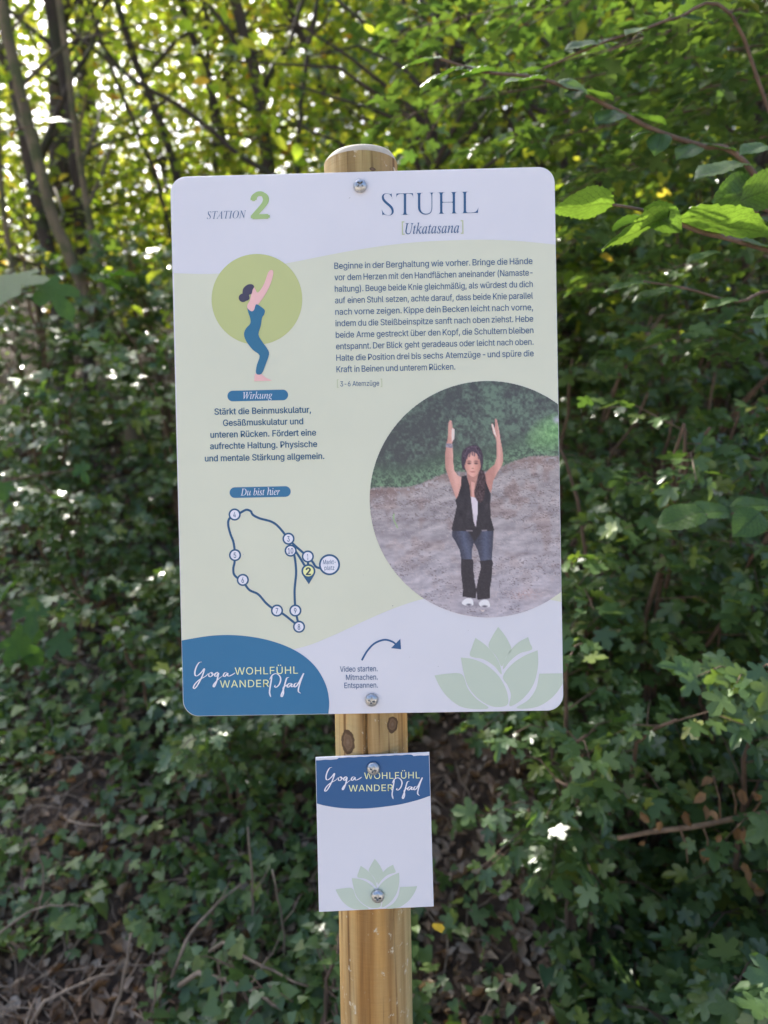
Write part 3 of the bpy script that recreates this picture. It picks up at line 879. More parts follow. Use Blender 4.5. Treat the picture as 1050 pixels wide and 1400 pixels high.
# bare twig slanting across the dark right bank, and the red shoot below it
def branch_thing(name, label, pts, r, mat, cat='branch', twigs=()):
    A = pts[0]
    root = empty(name, A, label, cat)
    P = smooth_path(pts, 5)
    g = Geo(); g.tube(P, [r * (1 - .6 * k / len(P)) for k in range(len(P))], 8)
    g.build('branch', M[mat], root, off=A)
    for a, b in twigs:
        g = Geo(); g.tube([a, (a + b) / 2 + np.array([.005, 0, .01]), b], [r * .45, r * .35, r * .2], 5)
        g.build('twig', M[mat], root, off=A)
    return root
branch_thing('bare_branch', 'bare brown branch slanting over the dark bank at the right edge', [at(985, 590, 2.2), at(1005, 565, 2.1), at(1035, 530, 2.0), at(1080, 495, 1.9), at(1150, 470, 2.0)], .012, 'twig',
             twigs=[(at(1035, 530, 2.0), at(1045, 537, 1.95)), (at(1015, 555, 2.05), at(1075, 600, 2.0)), (at(1000, 570, 2.1), at(1040, 620, 2.1))])
branch_thing('shoot', 'upright red brown shoot between maple leaves at right', [at(950, 1020, 1.35), at(965, 970, 1.33), at(975, 920, 1.32), at(985, 860, 1.31), at(995, 800, 1.32), at(1000, 730, 1.34)], .0045, 'twig', 'shoot',
             twigs=[(at(965, 970, 1.33), at(950, 965, 1.31)), (at(978, 905, 1.31), at(1000, 880, 1.3))])
yl = at(604, 1276, .60)
o = bpy.data.objects.new('fallen_leaf', np_mesh('fallen_leaf', T_OVATE[0] * .036, T_OVATE[1], M['yellow'], np.zeros(7)))
o.location = yl; o.rotation_euler = (math.radians(65), math.radians(20), math.radians(160)); link(o)
o['label'] = 'small yellow leaf caught in the greenery beside the post'; o['category'] = 'leaf'
# a weed that carries it
shrub('weed', 'low broad leaved weed hugging the right side of the post foot', 'weed', 0.17, 0.62, 0.42, 0.14, 5, .045, 77, T=T_IVY, key='weed_leaf', mat='maple', n_ind=60, ntw=8, nl=3, lean=(0, -.05))
shrub('weed', 'low green weed growing at the left side of the post', 'weed', -0.26, 1.0, 0.40, 0.16, 5, .04, 78, T=T_IVY, key='weed_leaf', mat='maple', n_ind=60, ntw=8, nl=3, lean=(0, -.05))

# ------------------------------------------------------------------ hazel branches reaching in from the right
def hazel():
    base = np.array([1.55, 1.15, float(gz(1.55, 1.15))])
    root = empty('hazel_bush', base, 'hazel bush reaching in from the right with large backlit leaves', 'bush')
    stem = [base - np.array([0, 0, .1]), base + np.array([.02, -.1, .7]), base + np.array([-.05, -.3, 1.4]), base + np.array([-.1, -.5, 2.2]), base + np.array([-.25, -.6, 3.0])]
    P = smooth_path(stem, 6)
    g = Geo(); g.tube(P, [.022 - .014 * k / len(P) for k in range(len(P))], 10)
    g.build('stem', M['twig'], root, off=base)
    S = lambda z: P[int(np.argmin([abs(p[2] - z) for p in P]))]
    def br(course, r):
        z = course[0][2]
        Q = smooth_path([S(z - .15)] + course, 5)
        g = Geo(); g.tube(Q, [r * (1 - .75 * k / len(Q)) + .0008 for k in range(len(Q))], 7)
        g.build('branch', M['twig'], root, off=base)
    br([at(1060, 345, .42), at(960, 318, .36), at(905, 295, .33), at(872, 286, .31), at(838, 280, .29)], .0042)
    br([at(1080, 300, .50), at(1035, 290, .45), at(1010, 262, .42)], .004)
    br([at(1120, 300, .75), at(1005, 210, .70), at(960, 200, .68), at(900, 180, .66), at(850, 155, .64), at(790, 125, .62), at(730, 106, .60), at(660, 98, .58), at(600, 80, .57)], .0058)
    br([at(1120, 240, .9), at(1000, 20, .82), at(925, 25, .8), at(880, 40, .78), at(820, 60, .76), at(740, 95, .75)], .004)
    br([at(1100, 400, .8), at(1010, 412, .74), at(940, 395, .7), at(880, 385, .68)], .0035)
    br([at(1120, 700, .72), at(1040, 695, .62), at(985, 705, .6), at(940, 700, .58)], .003)
    br([at(1120, 450, .5), at(1075, 430, .45), at(1045, 420, .44)], .003)
    # leaves: (px,py of blade base), (px,py of tip), depth, normal, tip depth change
    LV = [((843, 281), (752, 274), .30, (.05, .30, .9), .0), ((915, 300), (828, 352), .31, (-.30, .16, .9), -.03), ((880, 284), (926, 280), .30, (.1, .35, .9), .03),
          ((1035, 262), (966, 275), .42, (-.2, .7, .6), -.02), ((1012, 275), (1090, 240), .38, (0, .8, .5), -.02), ((1020, 225), (950, 242), .46, (.1, -.6, .8), -.03),
          ((925, 300), (1060, 318), .33, (.05, .02, 1), -.02), ((1000, 330), (1075, 322), .40, (0, -.5, .9), 0), ((905, 296), (845, 265), .36, (0, -.3, .95), .05),
          ((1050, 200), (1010, 235), .44, (.1, -.5, .8), 0), ((1075, 420), (1026, 430), .40, (0, -.6, .8), 0), ((1070, 412), (1040, 455), .42, (.2, -.7, .7), 0),
          ((985, 345), (940, 372), .62, (0, -.4, .9), 0), ((930, 395), (860, 405), .68, (0, -.35, .95), 0), ((1010, 410), (960, 428), .70, (0, -.4, .9), 0), ((890, 388), (825, 380), .68, (0, -.4, .9), 0),
          ((965, 700), (898, 712), .56, (0, -.5, .85), -.02), ((1040, 700), (1000, 738), .56, (.1, -.75, .6), -.02), ((1000, 702), (935, 690), .60, (.05, -.5, .85), 0), ((1060, 694), (1000, 680), .6, (.0, -.5, .85), 0),
          ((605, 80), (553, 52), .57, (0, -.5, .85), 0), ((662, 98), (620, 62), .58, (.1, -.6, .8), 0), ((680, 98), (600, 115), .57, (0, -.4, .9), -.02), ((730, 106), (700, 60), .60, (0, -.5, .85), 0),
          ((745, 110), (690, 135), .58, (0, -.5, .85), -.02), ((790, 125), (780, 165), .62, (0, -.7, .7), 0), ((795, 125), (840, 95), .62, (0, -.5, .85), 0), ((850, 155), (815, 200), .63, (.1, -.7, .7), 0),
          ((855, 158), (915, 130), .66, (0, -.4, .9), 0), ((900, 180), (870, 160), .66, (0, -.5, .85), 0), ((905, 182), (895, 225), .66, (0, -.8, .6), 0), ((960, 200), (1010, 165), .68, (0, -.5, .85), 0),
          ((955, 200), (925, 240), .67, (0, -.7, .7), 0), ((820, 60), (770, 75), .76, (0, -.5, .85), 0), ((880, 40), (860, 75), .78, (0, -.6, .85), 0), ((925, 25), (975, 35), .8, (0, -.5, .85), 0), ((825, 60), (840, 25), .76, (0, -.5, .85), 0),
          ((745, 95), (700, 85), .75, (0, -.5, .85), 0), ((1000, 20), (1040, 45), .8, (0, -.5, .85), 0), ((640, 92), (570, 100), .575, (0, -.5, .85), 0), ((760, 112), (805, 130), .6, (0, -.6, .85), 0)]
    pos, R, size = [], [], []
    for (a, b, Y, nrm, dt) in LV:
        A = at(a[0], a[1], Y); B = at(b[0], b[1], Y + dt)
        pos.append(A); size.append(np.linalg.norm(B - A) * 0.97)
        n_ = np.array(nrm, float) + RNG.normal(0, .08, 3)
        R.append(leaf_frames(n_[None], (B - A)[None])[0])
    leaf_objects(root, base, 'hazel_leaf', T_HAZEL, M['hazel'], pos, R, size, smooth=False)
hazel()
def overhang():
    base = np.array([2.1, 1.9, float(gz(2.1, 1.9))])
    root = empty('field_maple', base, 'field maple whose layered leafy boughs hang across the upper right', 'tree')
    P = smooth_path([base - np.array([0, 0, .1]), base + np.array([.0, -.05, 1.0]), base + np.array([-.08, -.1, 2.0]), base + np.array([-.1, -.2, 3.2])], 8)
    g = Geo(); g.tube(P, [.035 - .02 * k / len(P) for k in range(len(P))], 10); g.build('stem', M['bark'], root, off=base)
    rs = np.random.default_rng(55)
    pos, tips = [], []
    tw = Geo()
    for (x1, y1, Y1, x0, y0, Y0) in [(560, 40, 1.5, 1150, -60, 1.8), (540, 160, 1.6, 1150, 60, 1.9), (640, 215, 1.45, 1150, 130, 1.8), (700, 20, 1.2, 1150, -80, 1.6), (820, 235, 1.3, 1150, 190, 1.7), (770, 330, 1.5, 1150, 300, 1.9),
                                     (800, 390, 1.5, 1150, 350, 1.9), (900, 470, 1.3, 1150, 430, 1.7), (620, 120, 1.9, 1150, 0, 2.2), (780, 150, 1.7, 1150, 90, 2.0), (860, 60, 1.0, 1150, 0, 1.4), (930, 130, 1.1, 1150, 110, 1.4)]:
        e = at(x1, y1, Y1); s_ = at(x0, y0, Y0)
        t0 = P[int(np.argmin([abs(p[2] - s_[2] + .3) for p in P]))]
        Q = smooth_path([t0, s_, (s_ + e) / 2 + np.array([0, 0, .03]), e], 7)
        g = Geo(); g.tube(Q, [.007 * (1 - .85 * k / len(Q)) for k in range(len(Q))], 6); g.build('bough', M['twig'], root, off=base)
        for k in range(5, len(Q)):
            for sg in (-1, 1):
                if rs.random() < .12: continue
                d = unit(Q[k] - Q[k - 1])
                out = unit(np.cross(d, [0, 0, 1])) * sg + d * .5 + rs.normal(0, .2, 3)
                ln = rs.uniform(.06, .22)
                b_ = Q[k] + unit(out) * ln
                tw.tube([Q[k], b_], [.0016, .0009], 4, cap=False)
                for q in (.45, .8, 1.0):
                    for s2 in (-1, 1):
                        o2 = unit(out) * .5 + unit(np.cross(unit(out), [0, 0, 1])) * s2 * .8 + rs.normal(0, .2, 3)
                        pos.append(Q[k] + (b_ - Q[k]) * q + unit(o2) * .02); tips.append(o2)
    tw.build('twig', M['twig'], root, off=base)['kind'] = 'stuff'
    pos = np.array(pos); tips = np.array(tips); n = len(pos)
    R = leaf_frames(np.array([0, -.10, 1.0]) + rs.normal(0, .28, (n, 3)), tips + np.array([0, 0, -.35]))
    size = rs.uniform(.04, .075, n)
    vis, px, py, dd = in_frame(pos)
    c = np.where(vis)[0]; c = c[np.argsort(dd[c])][:290]
    m_ = np.zeros(n, bool); m_[c] = True
    leaf_objects(root, base, 'maple_leaf', T_MAPLE, M['maple'], pos[m_], R[m_], size[m_])
    if (~m_).sum():
        o = bpy.data.objects.new('foliage', cloud_mesh('foliage', T_MAPLE, pos[~m_] - base, R[~m_], size[~m_], M['maple'], rs.random((~m_).sum())))
        link(o, root); o['kind'] = 'stuff'
overhang()

# a twig with broad leaves hanging in at the left edge
def left_twig():
    base = np.array([-2.0, 2.3, float(gz(-2.0, 2.3))])
    root = empty('maple_sapling', base, 'young maple at the left edge with broad green leaves', 'tree')
    g = Geo(); st = smooth_path([base - np.array([0, 0, .1]), base + np.array([.05, -.1, .8]), base + np.array([.1, -.2, 1.5]), base + np.array([.0, -.3, 2.3])], 6)
    g.tube(st, [.02 - .01 * k / len(st) for k in range(len(st))], 8); g.build('stem', M['twig'], root, off=base)
    for tx, ty, Y in ((60, 390, 1.9), (130, 385, 2.0), (40, 310, 1.9), (110, 640, 1.9), (60, 170, 2.0)):
        e = at(tx, ty, Y); s = st[int(np.argmin([abs(p[2] - e[2] + .2) for p in st]))]
        g = Geo(); g.tube([s, (s + e) / 2 + np.array([0, 0, .05]), e], [.006, .004, .002], 6); g.build('branch', M['twig'], root, off=base)
    spots = [(20, 375, 95, 0), (60, 385, 70, 0), (0, 395, 90, 0), (130, 385, 45, 0), (150, 380, 38, 0), (60, 165, 40, 0),
             (110, 635, 30, 0), (80, 600, 28, 0), (30, 520, 32, 0), (70, 510, 30, 0), (120, 470, 32, 0), (50, 820, 55, 0), (20, 800, 40, 0), (75, 870, 45, 0), (15, 870, 60, 0), (30, 900, 45, 0), (5, 660, 30, 0)]
    pos, size = [], []
    for x, y, s, _ in spots:
        p = at(x, y, 1.9); pos.append(p); size.append(s / FPX * 2.75)
    n = len(pos)
    R = leaf_frames(np.array([0, -.55, .8]) + RNG.normal(0, .3, (n, 3)), RNG.normal(0, .7, (n, 3)) + np.array([0, 0, -.5]))
    leaf_objects(root, base, 'maple_leaf_big', T_MAPLE, M['broad'], pos, R, size)
left_twig()

# ------------------------------------------------------------------ the post
def wood_mat():
    m, nt, out = new_mat('impregnated_pine')
    L = nt.links.new
    b = N(nt, 'ShaderNodeBsdfPrincipled', i_Roughness=0.62)
    b.inputs['Specular IOR Level'].default_value = 0.35
    tc = N(nt, 'ShaderNodeTexCoord')
    mp = N(nt, 'ShaderNodeMapping'); mp.inputs['Scale'].default_value = (1, 1, 0.045)
    L(tc.outputs['Object'], mp.inputs[0])
    n1 = N(nt, 'ShaderNodeTexNoise', i_Scale=46.0, i_Detail=7.0, i_Roughness=0.6, i_Distortion=0.6)
    L(mp.outputs[0], n1.inputs['Vector'])
    r1 = ramp(nt, [(0.28, (0.22, 0.125, 0.045)), (0.42, (0.40, 0.255, 0.10)), (0.58, (0.56, 0.40, 0.18)), (0.75, (0.50, 0.40, 0.19))])
    L(n1.outputs['Fac'], r1.inputs[0])
    # broad greenish and orange zones
    mp2 = N(nt, 'ShaderNodeMapping'); mp2.inputs['Scale'].default_value = (1, 1, 0.16)
    L(tc.outputs['Object'], mp2.inputs[0])
    n2 = N(nt, 'ShaderNodeTexNoise', i_Scale=17.0, i_Detail=4.0)
    L(mp2.outputs[0], n2.inputs['Vector'])
    r2 = ramp(nt, [(0.38, (1.05, 0.82, 0.55)), (0.55, (1, 1, 1)), (0.7, (0.86, 1.0, 0.92))])
    L(n2.outputs['Fac'], r2.inputs[0])
    mx = N(nt, 'ShaderNodeMix', data_type='RGBA', blend_type='MULTIPLY'); mx.inputs[0].default_value = 1
    L(r1.outputs[0], mx.inputs[6]); L(r2.outputs[0], mx.inputs[7])
    # thin dark checks
    mp3 = N(nt, 'ShaderNodeMapping'); mp3.inputs['Scale'].default_value = (1, 1, 0.03)
    L(tc.outputs['Object'], mp3.inputs[0])
    n3 = N(nt, 'ShaderNodeTexNoise', i_Scale=120.0, i_Detail=3.0)
    L(mp3.outputs[0], n3.inputs['Vector'])
    r3 = ramp(nt, [(0.33, (0.35, 0.27, 0.2)), (0.43, (1, 1, 1))])
    L(n3.outputs['Fac'], r3.inputs[0])
    mx2 = N(nt, 'ShaderNodeMix', data_type='RGBA', blend_type='MULTIPLY'); mx2.inputs[0].default_value = 0.9
    L(mx.outputs[2], mx2.inputs[6]); L(r3.outputs[0], mx2.inputs[7])
    # lathe marks round the pole
    wv = N(nt, 'ShaderNodeTexNoise', i_Scale=1.0, i_Detail=2.0)
    mp4 = N(nt, 'ShaderNodeMapping'); mp4.inputs['Scale'].default_value = (30, 30, 420)
    L(tc.outputs['Object'], mp4.inputs[0]); L(mp4.outputs[0], wv.inputs['Vector'])
    r4 = ramp(nt, [(0.3, (0.88, 0.88, 0.88)), (0.7, (1.05, 1.05, 1.05))])
    L(wv.outputs['Fac'], r4.inputs[0])
    mx3 = N(nt, 'ShaderNodeMix', data_type='RGBA', blend_type='MULTIPLY'); mx3.inputs[0].default_value = 0.3
    L(mx2.outputs[2], mx3.inputs[6]); L(r4.outputs[0], mx3.inputs[7])
    # pale scuffs
    n5 = N(nt, 'ShaderNodeTexNoise', i_Scale=75.0, i_Detail=5.0, i_Roughness=0.7)
    mp5 = N(nt, 'ShaderNodeMapping'); mp5.inputs['Scale'].default_value = (1, 1, 0.8)
    L(tc.outputs['Object'], mp5.inputs[0]); L(mp5.outputs[0], n5.inputs['Vector'])
    r5 = ramp(nt, [(0.62, (0, 0, 0)), (0.68, (1, 1, 1))])
    L(n5.outputs['Fac'], r5.inputs[0])
    mx4 = N(nt, 'ShaderNodeMix', data_type='RGBA'); mx4.inputs[7].default_value = (0.66, 0.56, 0.38, 1)
    L(r5.outputs[0], mx4.inputs[0]); L(mx3.outputs[2], mx4.inputs[6])
    last = mx4.outputs[2]
    # knots: (x, z, rx, rz) on the front of the pole
    for (kx, kz, rx, rz, tilt) in KNOTS:
        sx = N(nt, 'ShaderNodeVectorMath', operation='SUBTRACT'); sx.inputs[1].default_value = (kx, 0, kz)
        L(tc.outputs['Object'], sx.inputs[0])
        mm = N(nt, 'ShaderNodeMapping', vector_type='POINT'); mm.inputs['Scale'].default_value = (1 / rx, 0, 1 / rz); mm.inputs['Rotation'].default_value = (0, tilt, 0)
        L(sx.outputs[0], mm.inputs[0])
        ln = N(nt, 'ShaderNodeVectorMath', operation='LENGTH'); L(mm.outputs[0], ln.inputs[0])
        nz = N(nt, 'ShaderNodeTexNoise', i_Scale=170.0, i_Detail=6.0); L(tc.outputs['Object'], nz.inputs['Vector'])
        ma = N(nt, 'ShaderNodeMath', operation='MULTIPLY_ADD'); L(nz.outputs['Fac'], ma.inputs[0]); ma.inputs[1].default_value = 0.55; L(ln.outputs['Value'], ma.inputs[2])
        rk = ramp(nt, [(0.0, (0.17, 0.105, 0.06)), (0.35, (0.22, 0.14, 0.085)), (0.6, (0.16, 0.095, 0.05)), (0.85, (0.19, 0.115, 0.06)), (1.0, (0.10, 0.055, 0.025))])
        L(ma.outputs[0], rk.inputs[0])
        front = N(nt, 'ShaderNodeSeparateXYZ'); L(tc.outputs['Object'], front.inputs[0])
        lt = N(nt, 'ShaderNodeMath', operation='LESS_THAN'); L(front.outputs['Y'], lt.inputs[0]); lt.inputs[1].default_value = 0.0
        mk = N(nt, 'ShaderNodeMapRange', clamp=True); mk.inputs['From Min'].default_value = 1.20; mk.inputs['From Max'].default_value = 1.30; mk.inputs['To Min'].default_value = 1; mk.inputs['To Max'].default_value = 0
        L(ma.outputs[0], mk.inputs['Value'])
        mu = N(nt, 'ShaderNodeMath', operation='MULTIPLY'); L(lt.outputs[0], mu.inputs[0]); L(mk.outputs[0], mu.inputs[1])
        mq = N(nt, 'ShaderNodeMix', data_type='RGBA'); L(mu.outputs[0], mq.inputs[0]); L(last, mq.inputs[6]); L(rk.outputs[0], mq.inputs[7])
        last = mq.outputs[2]
    L(last, b.inputs['Base Color'])
    bp = N(nt, 'ShaderNodeBump', i_Strength=0.35, i_Distance=0.002)
    ad = N(nt, 'ShaderNodeMath', operation='ADD'); L(n1.outputs['Fac'], ad.inputs[0]); L(wv.outputs['Fac'], ad.inputs[1])
    L(ad.outputs[0], bp.inputs['Height']); L(bp.outputs[0], b.inputs['Normal'])
    L(b.outputs[0], out.inputs[0])
    return m

PR = 0.0420
PY = 0.0035 + PR
k1 = at(480, 1016, PY - PR * .9); k2 = at(541, 989, PY - PR * .7); k3 = at(512, 231, PY - PR)
POSTX = 0.0
KNOTS = [(k1[0] - POSTX, k1[2], .0082, .0140, .08), (k2[0] - POSTX, k2[2], .0062, .0098, -.05), (k3[0], k3[2] + .001, .0035, .0018, 0)]
M['wood'] = wood_mat()
def end_mat():
    m, nt, out = new_mat('pale_end_grain')
    b = N(nt, 'ShaderNodeBsdfPrincipled', i_Roughness=0.8)
    tc = N(nt, 'ShaderNodeTexCoord')
    n = N(nt, 'ShaderNodeTexNoise', i_Scale=60.0, i_Detail=6.0); nt.links.new(tc.outputs['Object'], n.inputs['Vector'])
    r = ramp(nt, [(0.3, (0.46, 0.38, 0.27)), (0.7, (0.66, 0.58, 0.45))]); nt.links.new(n.outputs['Fac'], r.inputs[0])
    nt.links.new(r.outputs[0], b.inputs['Base Color'])
    nt.links.new(b.outputs[0], out.inputs[0])
    return m
M['end'] = end_mat()

def post():
    root = empty('wooden_post', (-0.0068, PY, 0), 'round pale brown timber post carrying both trail signs', 'post')
    root.rotation_euler = (0, 0.0025, 0)
    ztop = at(490, 205, PY - PR)[2]
    na = 160
    zs = list(np.linspace(-0.3, 0.9, 30)) + list(np.linspace(0.905, ztop, 220))
    V, F = [], []
    ck = at(505, 1000, PY - PR)
    zc0, zc1 = at(500, 1110, PY - PR)[2], at(500, 900, PY - PR)[2]
    for z in zs:
        for k in range(na):
            a = 2 * math.pi * k / na
            r = PR * (1 + 0.006 * math.sin(3 * a + z * 2) + 0.004 * math.sin(5 * a - z * 5))
            # the long drying crack in front
            ca = -math.pi / 2 + (ck[0] / PR) + 0.02 * math.sin(z * 40) + (z - ck[2]) * -0.35
            da = abs((a - ca + math.pi) % (2 * math.pi) - math.pi)
            fade = max(0, min(1, (z - zc0) * 18)) * max(0, min(1, (zc1 - z) * 18))
            if da < 0.045 and fade > 0:
                r -= 0.011 * fade * (1 - da / 0.045)
            # second check low on the right
            da2 = abs((a - (-math.pi / 2 + 0.62 + 0.01 * math.sin(z * 60)) + math.pi) % (2 * math.pi) - math.pi)
            f2 = max(0, min(1, (1.20 - z) * 10)) * max(0, min(1, (z - .95) * 10))
            if da2 < 0.04 and f2 > 0:
                r -= 0.004 * f2 * (1 - da2 / 0.04)
            V.append((r * math.cos(a) + POSTX * 0, r * math.sin(a), z))
    nz = len(zs)
    for i in range(nz - 1):
        for k in range(na):
            k2 = (k + 1) % na
            F.append((i * na + k, i * na + k2, (i + 1) * na + k2, (i + 1) * na + k))
    part('shaft', V, F, M['wood'], root, smooth=True)
    # chamfered, slightly lopsided top
    V, F = [], []
    rings = [(1.0, 0), (0.985, 0.0016), (0.93, 0.0052), (0.86, 0.0085), (0.78, 0.0100), (0.6, 0.0118), (0.35, 0.012), (0.1, 0.012)]
    for (q, h) in rings:
        for k in range(na):
            a = 2 * math.pi * k / na
            r = PR * q * (1 + 0.006 * math.sin(3 * a + ztop * 2) + 0.004 * math.sin(5 * a - ztop * 5)) 
            hh = h * (1 + 0.30 * math.cos(a + 0.5) + 0.10 * math.sin(a * 2 + 0.6))
            V.append((r * math.cos(a), r * math.sin(a), ztop + hh * 0.98))
    n = len(rings)
    for i in range(n - 1):
        for k in range(na):
            k2 = (k + 1) % na
            F.append((i * na + k, i * na + k2, (i + 1) * na + k2, (i + 1) * na + k))
    F.append(tuple((n - 1) * na + k for k in range(na)))
    part('post_top', V, F, M['end'], root, smooth=True)
    return root
post()

# ------------------------------------------------------------------ flat print helpers (sheet coordinates, metres on the sign's face)
INK = {
 'white': ink_mat('white_print', (198, 203, 223)), 'green': ink_mat('pale_green_print', (195, 202, 194)), 'leafgreen': ink_mat('lotus_green_print', (175, 191, 187)),
 'disc': ink_mat('olive_green_print', (173, 184, 134)), 'num': ink_mat('leaf_green_print', (150, 178, 125)), 'blue': ink_mat('blue_print', (30, 104, 154)),
 'deep': ink_mat('deep_blue_print', (28, 82, 138)), 'text': ink_mat('blue_text_print', (44, 84, 132)), 'textb': ink_mat('bold_blue_text_print', (38, 86, 126)),
 'map': ink_mat('map_line_print', (30, 80, 126)), 'badge': ink_mat('badge_print', (46, 106, 152)), 'skin': ink_mat('pink_print', (232, 176, 184)),
 'hair': ink_mat('dark_hair_print', (66, 64, 88)), 'suit': ink_mat('teal_suit_print', (48, 106, 146)), 'yellow': ink_mat('pale_yellow_print', (215, 224, 178)),
 'pin': ink_mat('pin_yellow_print', (222, 224, 170)), 'dark': ink_mat('dark_text_print', (44, 66, 84)), 'speck': ink_mat('dirt_speck', (120, 122, 128)),
 'bracket': ink_mat('bracket_print', (172, 184, 158)),
 'edge': ink_mat('aluminium_edge', (170, 175, 190), 0.5), 'lilac': ink_mat('lilac_white_print', (208, 213, 236)),
}

def fill_poly(P):
    """triangulate a simple polygon"""
    from mathutils.geometry import tessellate_polygon
    return tessellate_polygon([[Vector((p[0], p[1], 0)) for p in P]])

class Sheet:
    """flat printing on the face of a sign; every layer lies a hair in front of the one below"""
    def __init__(s, root, Y, z0, x0=0.0):
        s.root, s.Y, s.z0, s.x0 = root, Y, z0, x0
    def pt(s, px, py):
        p = at(px, py, s.Y)
        return (p[0] - s.x0, p[2] - s.z0)
    def poly(s, name, polys, mat, layer, label=None, raw=False):
        if len(polys) > 1:
            for P in polys: s.poly(name, [P], mat, layer, label, raw)
            return
        V, F = [], []
        for P in polys:
            Q = P if raw else [s.pt(*p) for p in P]
            b = len(V)
            tris = fill_poly(Q)
            V += [(q[0], -layer * 0.00016, q[1]) for q in Q]
            for t in tris:
                a, b_, c = (Q[i] for i in t)
                ar = (b_[0] - a[0]) * (c[1] - a[1]) - (b_[1] - a[1]) * (c[0] - a[0])
                t = t if ar > 0 else t[::-1]
                F.append(tuple(b + i for i in t))
        o = part(name, V, F, INK[mat], s.root)
        if label: o['label'] = label
        return o
    def ribbon(s, pts, width, taper=None, closed=False, smooth=6):
        """outline polygons of a stroke, in sheet coordinates"""
        Q = [np.array(s.pt(*p)) for p in pts]
        Q = [np.array(q) for q in smooth_path(Q, smooth, closed)]
        if closed: Q.append(Q[0])
        k = 0.803 / 1000.0 * width / 0.803 * 1.0
        wid = width * s.px
        L, R_ = [], []
        n = len(Q)
        for i in range(n):
            t = Q[min(i + 1, n - 1)] - Q[max(i - 1, 0)]
            t = t / (np.linalg.norm(t) + 1e-12)
            nn = np.array([-t[1], t[0]])
            w_ = wid / 2 * (taper(i / (n - 1), t) if taper else 1)
            L.append(Q[i] + nn * w_); R_.append(Q[i] - nn * w_)
        return [(L[i], L[i + 1], R_[i + 1], R_[i]) for i in range(n - 1)]
    def strokes(s, name, list_, mat, layer):
        V, F = [], []
        for si, quads in enumerate(list_):
            # shared verts so the stroke is one strip
            b = len(V)
            n = len(quads) + 1
            Ls = [q[0] for q in quads] + [quads[-1][1]]
            Rs = [q[3] for q in quads] + [quads[-1][2]]
            for j, (l, r) in enumerate(zip(Ls, Rs)):
                yy = -layer * 0.00016 - si * 1e-5 - j * 1.5e-6
                V.append((l[0], yy, l[1])); V.append((r[0], yy, r[1]))
            for i in range(n - 1):
                F.append((b + 2 * i, b + 2 * i + 1, b + 2 * i + 3, b + 2 * i + 2))
        return part(name, V, F, INK[mat], s.root)
    px = 0.8493 / FPX        # metres per photograph pixel on the face

def circle_px(cx, cy, r, n=48):
    return [(cx + r * math.cos(2 * math.pi * k / n), cy + r * math.sin(2 * math.pi * k / n)) for k in range(n)]

# text
import os
def grotesque():
    """the plain grotesque that ships inside Blender, or its built-in face"""
    try:
        return bpy.data.fonts.load(os.path.join(bpy.utils.system_resource('DATAFILES'), 'fonts', 'Inter.woff2'))
    except Exception:
        return None
GROT = grotesque()
CAP = []
def cap_height():
    if not CAP:
        cu = bpy.data.curves.new('text', 'FONT'); cu.body = 'H'; cu.size = 1.0
        if GROT: cu.font = GROT
        o = bpy.data.objects.new('text', cu); COL.objects.link(o)
        me = bpy.data.meshes.new_from_object(o.evaluated_get(bpy.context.evaluated_depsgraph_get()))
        ys = [v.co.y for v in me.vertices]; CAP.append(max(ys) - min(ys))
        bpy.data.objects.remove(o); bpy.data.curves.remove(cu); bpy.data.meshes.remove(me)
    return CAP[0]

def fill_outlines(V, edges):
    """fill letter outlines whose strokes overlap: each outer ring with its own holes, a hair apart"""
    from mathutils.geometry import tessellate_polygon
    nb = {}
    for a, b in edges:
        nb.setdefault(a, []).append(b); nb.setdefault(b, []).append(a)
    nxt = dict(edges)
    seen, rings = set(), []
    for a in sorted(nb):
        if a in seen: continue
        ring = [a]; seen.add(a); cur, prev = a, None
        while True:
            c = [q for q in nb[cur] if q != prev and q not in seen]
            if not c: break
            if prev is None and len(nb[cur]) > 1:
                c = [nxt[cur]] if cur in nxt and nxt[cur] in c else c
            prev, cur = cur, c[0]
            seen.add(cur); ring.append(cur)
        if len(ring) > 2: rings.append(ring)
    def area(R):
        P = V[R]; return 0.5 * float(np.sum(P[:, 0] * np.roll(P[:, 1], -1) - np.roll(P[:, 0], -1) * P[:, 1]))
    def inside(p, R):
        P = V[R]; c = False; j = len(P) - 1
        for i in range(len(P)):
            if (P[i, 1] > p[1]) != (P[j, 1] > p[1]) and p[0] < (P[j, 0] - P[i, 0]) * (p[1] - P[i, 1]) / (P[j, 1] - P[i, 1]) + P[i, 0]: c = not c
            j = i
        return c
    A = [area(R) for R in rings]
    big = int(np.argmax(np.abs(A))); sg = math.copysign(1, A[big])
    outers = [k for k in range(len(rings)) if A[k] * sg > 0]
    OV, OF = [], []
    for n, k in enumerate(outers):
        grp = [rings[k]] + [rings[h] for h in range(len(rings)) if A[h] * sg < 0 and inside(V[rings[h][0]], rings[k])]
        flat = [i for R in grp for i in R]
        b = len(OV)
        for i in flat: OV.append((V[i][0], V[i][1], (n % 3) * 4e-6))
        for t in tessellate_polygon([[Vector((V[i][0], V[i][1], 0)) for i in R] for R in grp]):
            (x0, y0, _), (x1, y1, _), (x2, y2, _) = (OV[b + i] for i in t)
            OF.append(tuple(b + i for i in (t if (x1 - x0) * (y2 - y0) - (x2 - x0) * (y1 - y0) > 0 else t[::-1])))
    return np.array(OV), OF

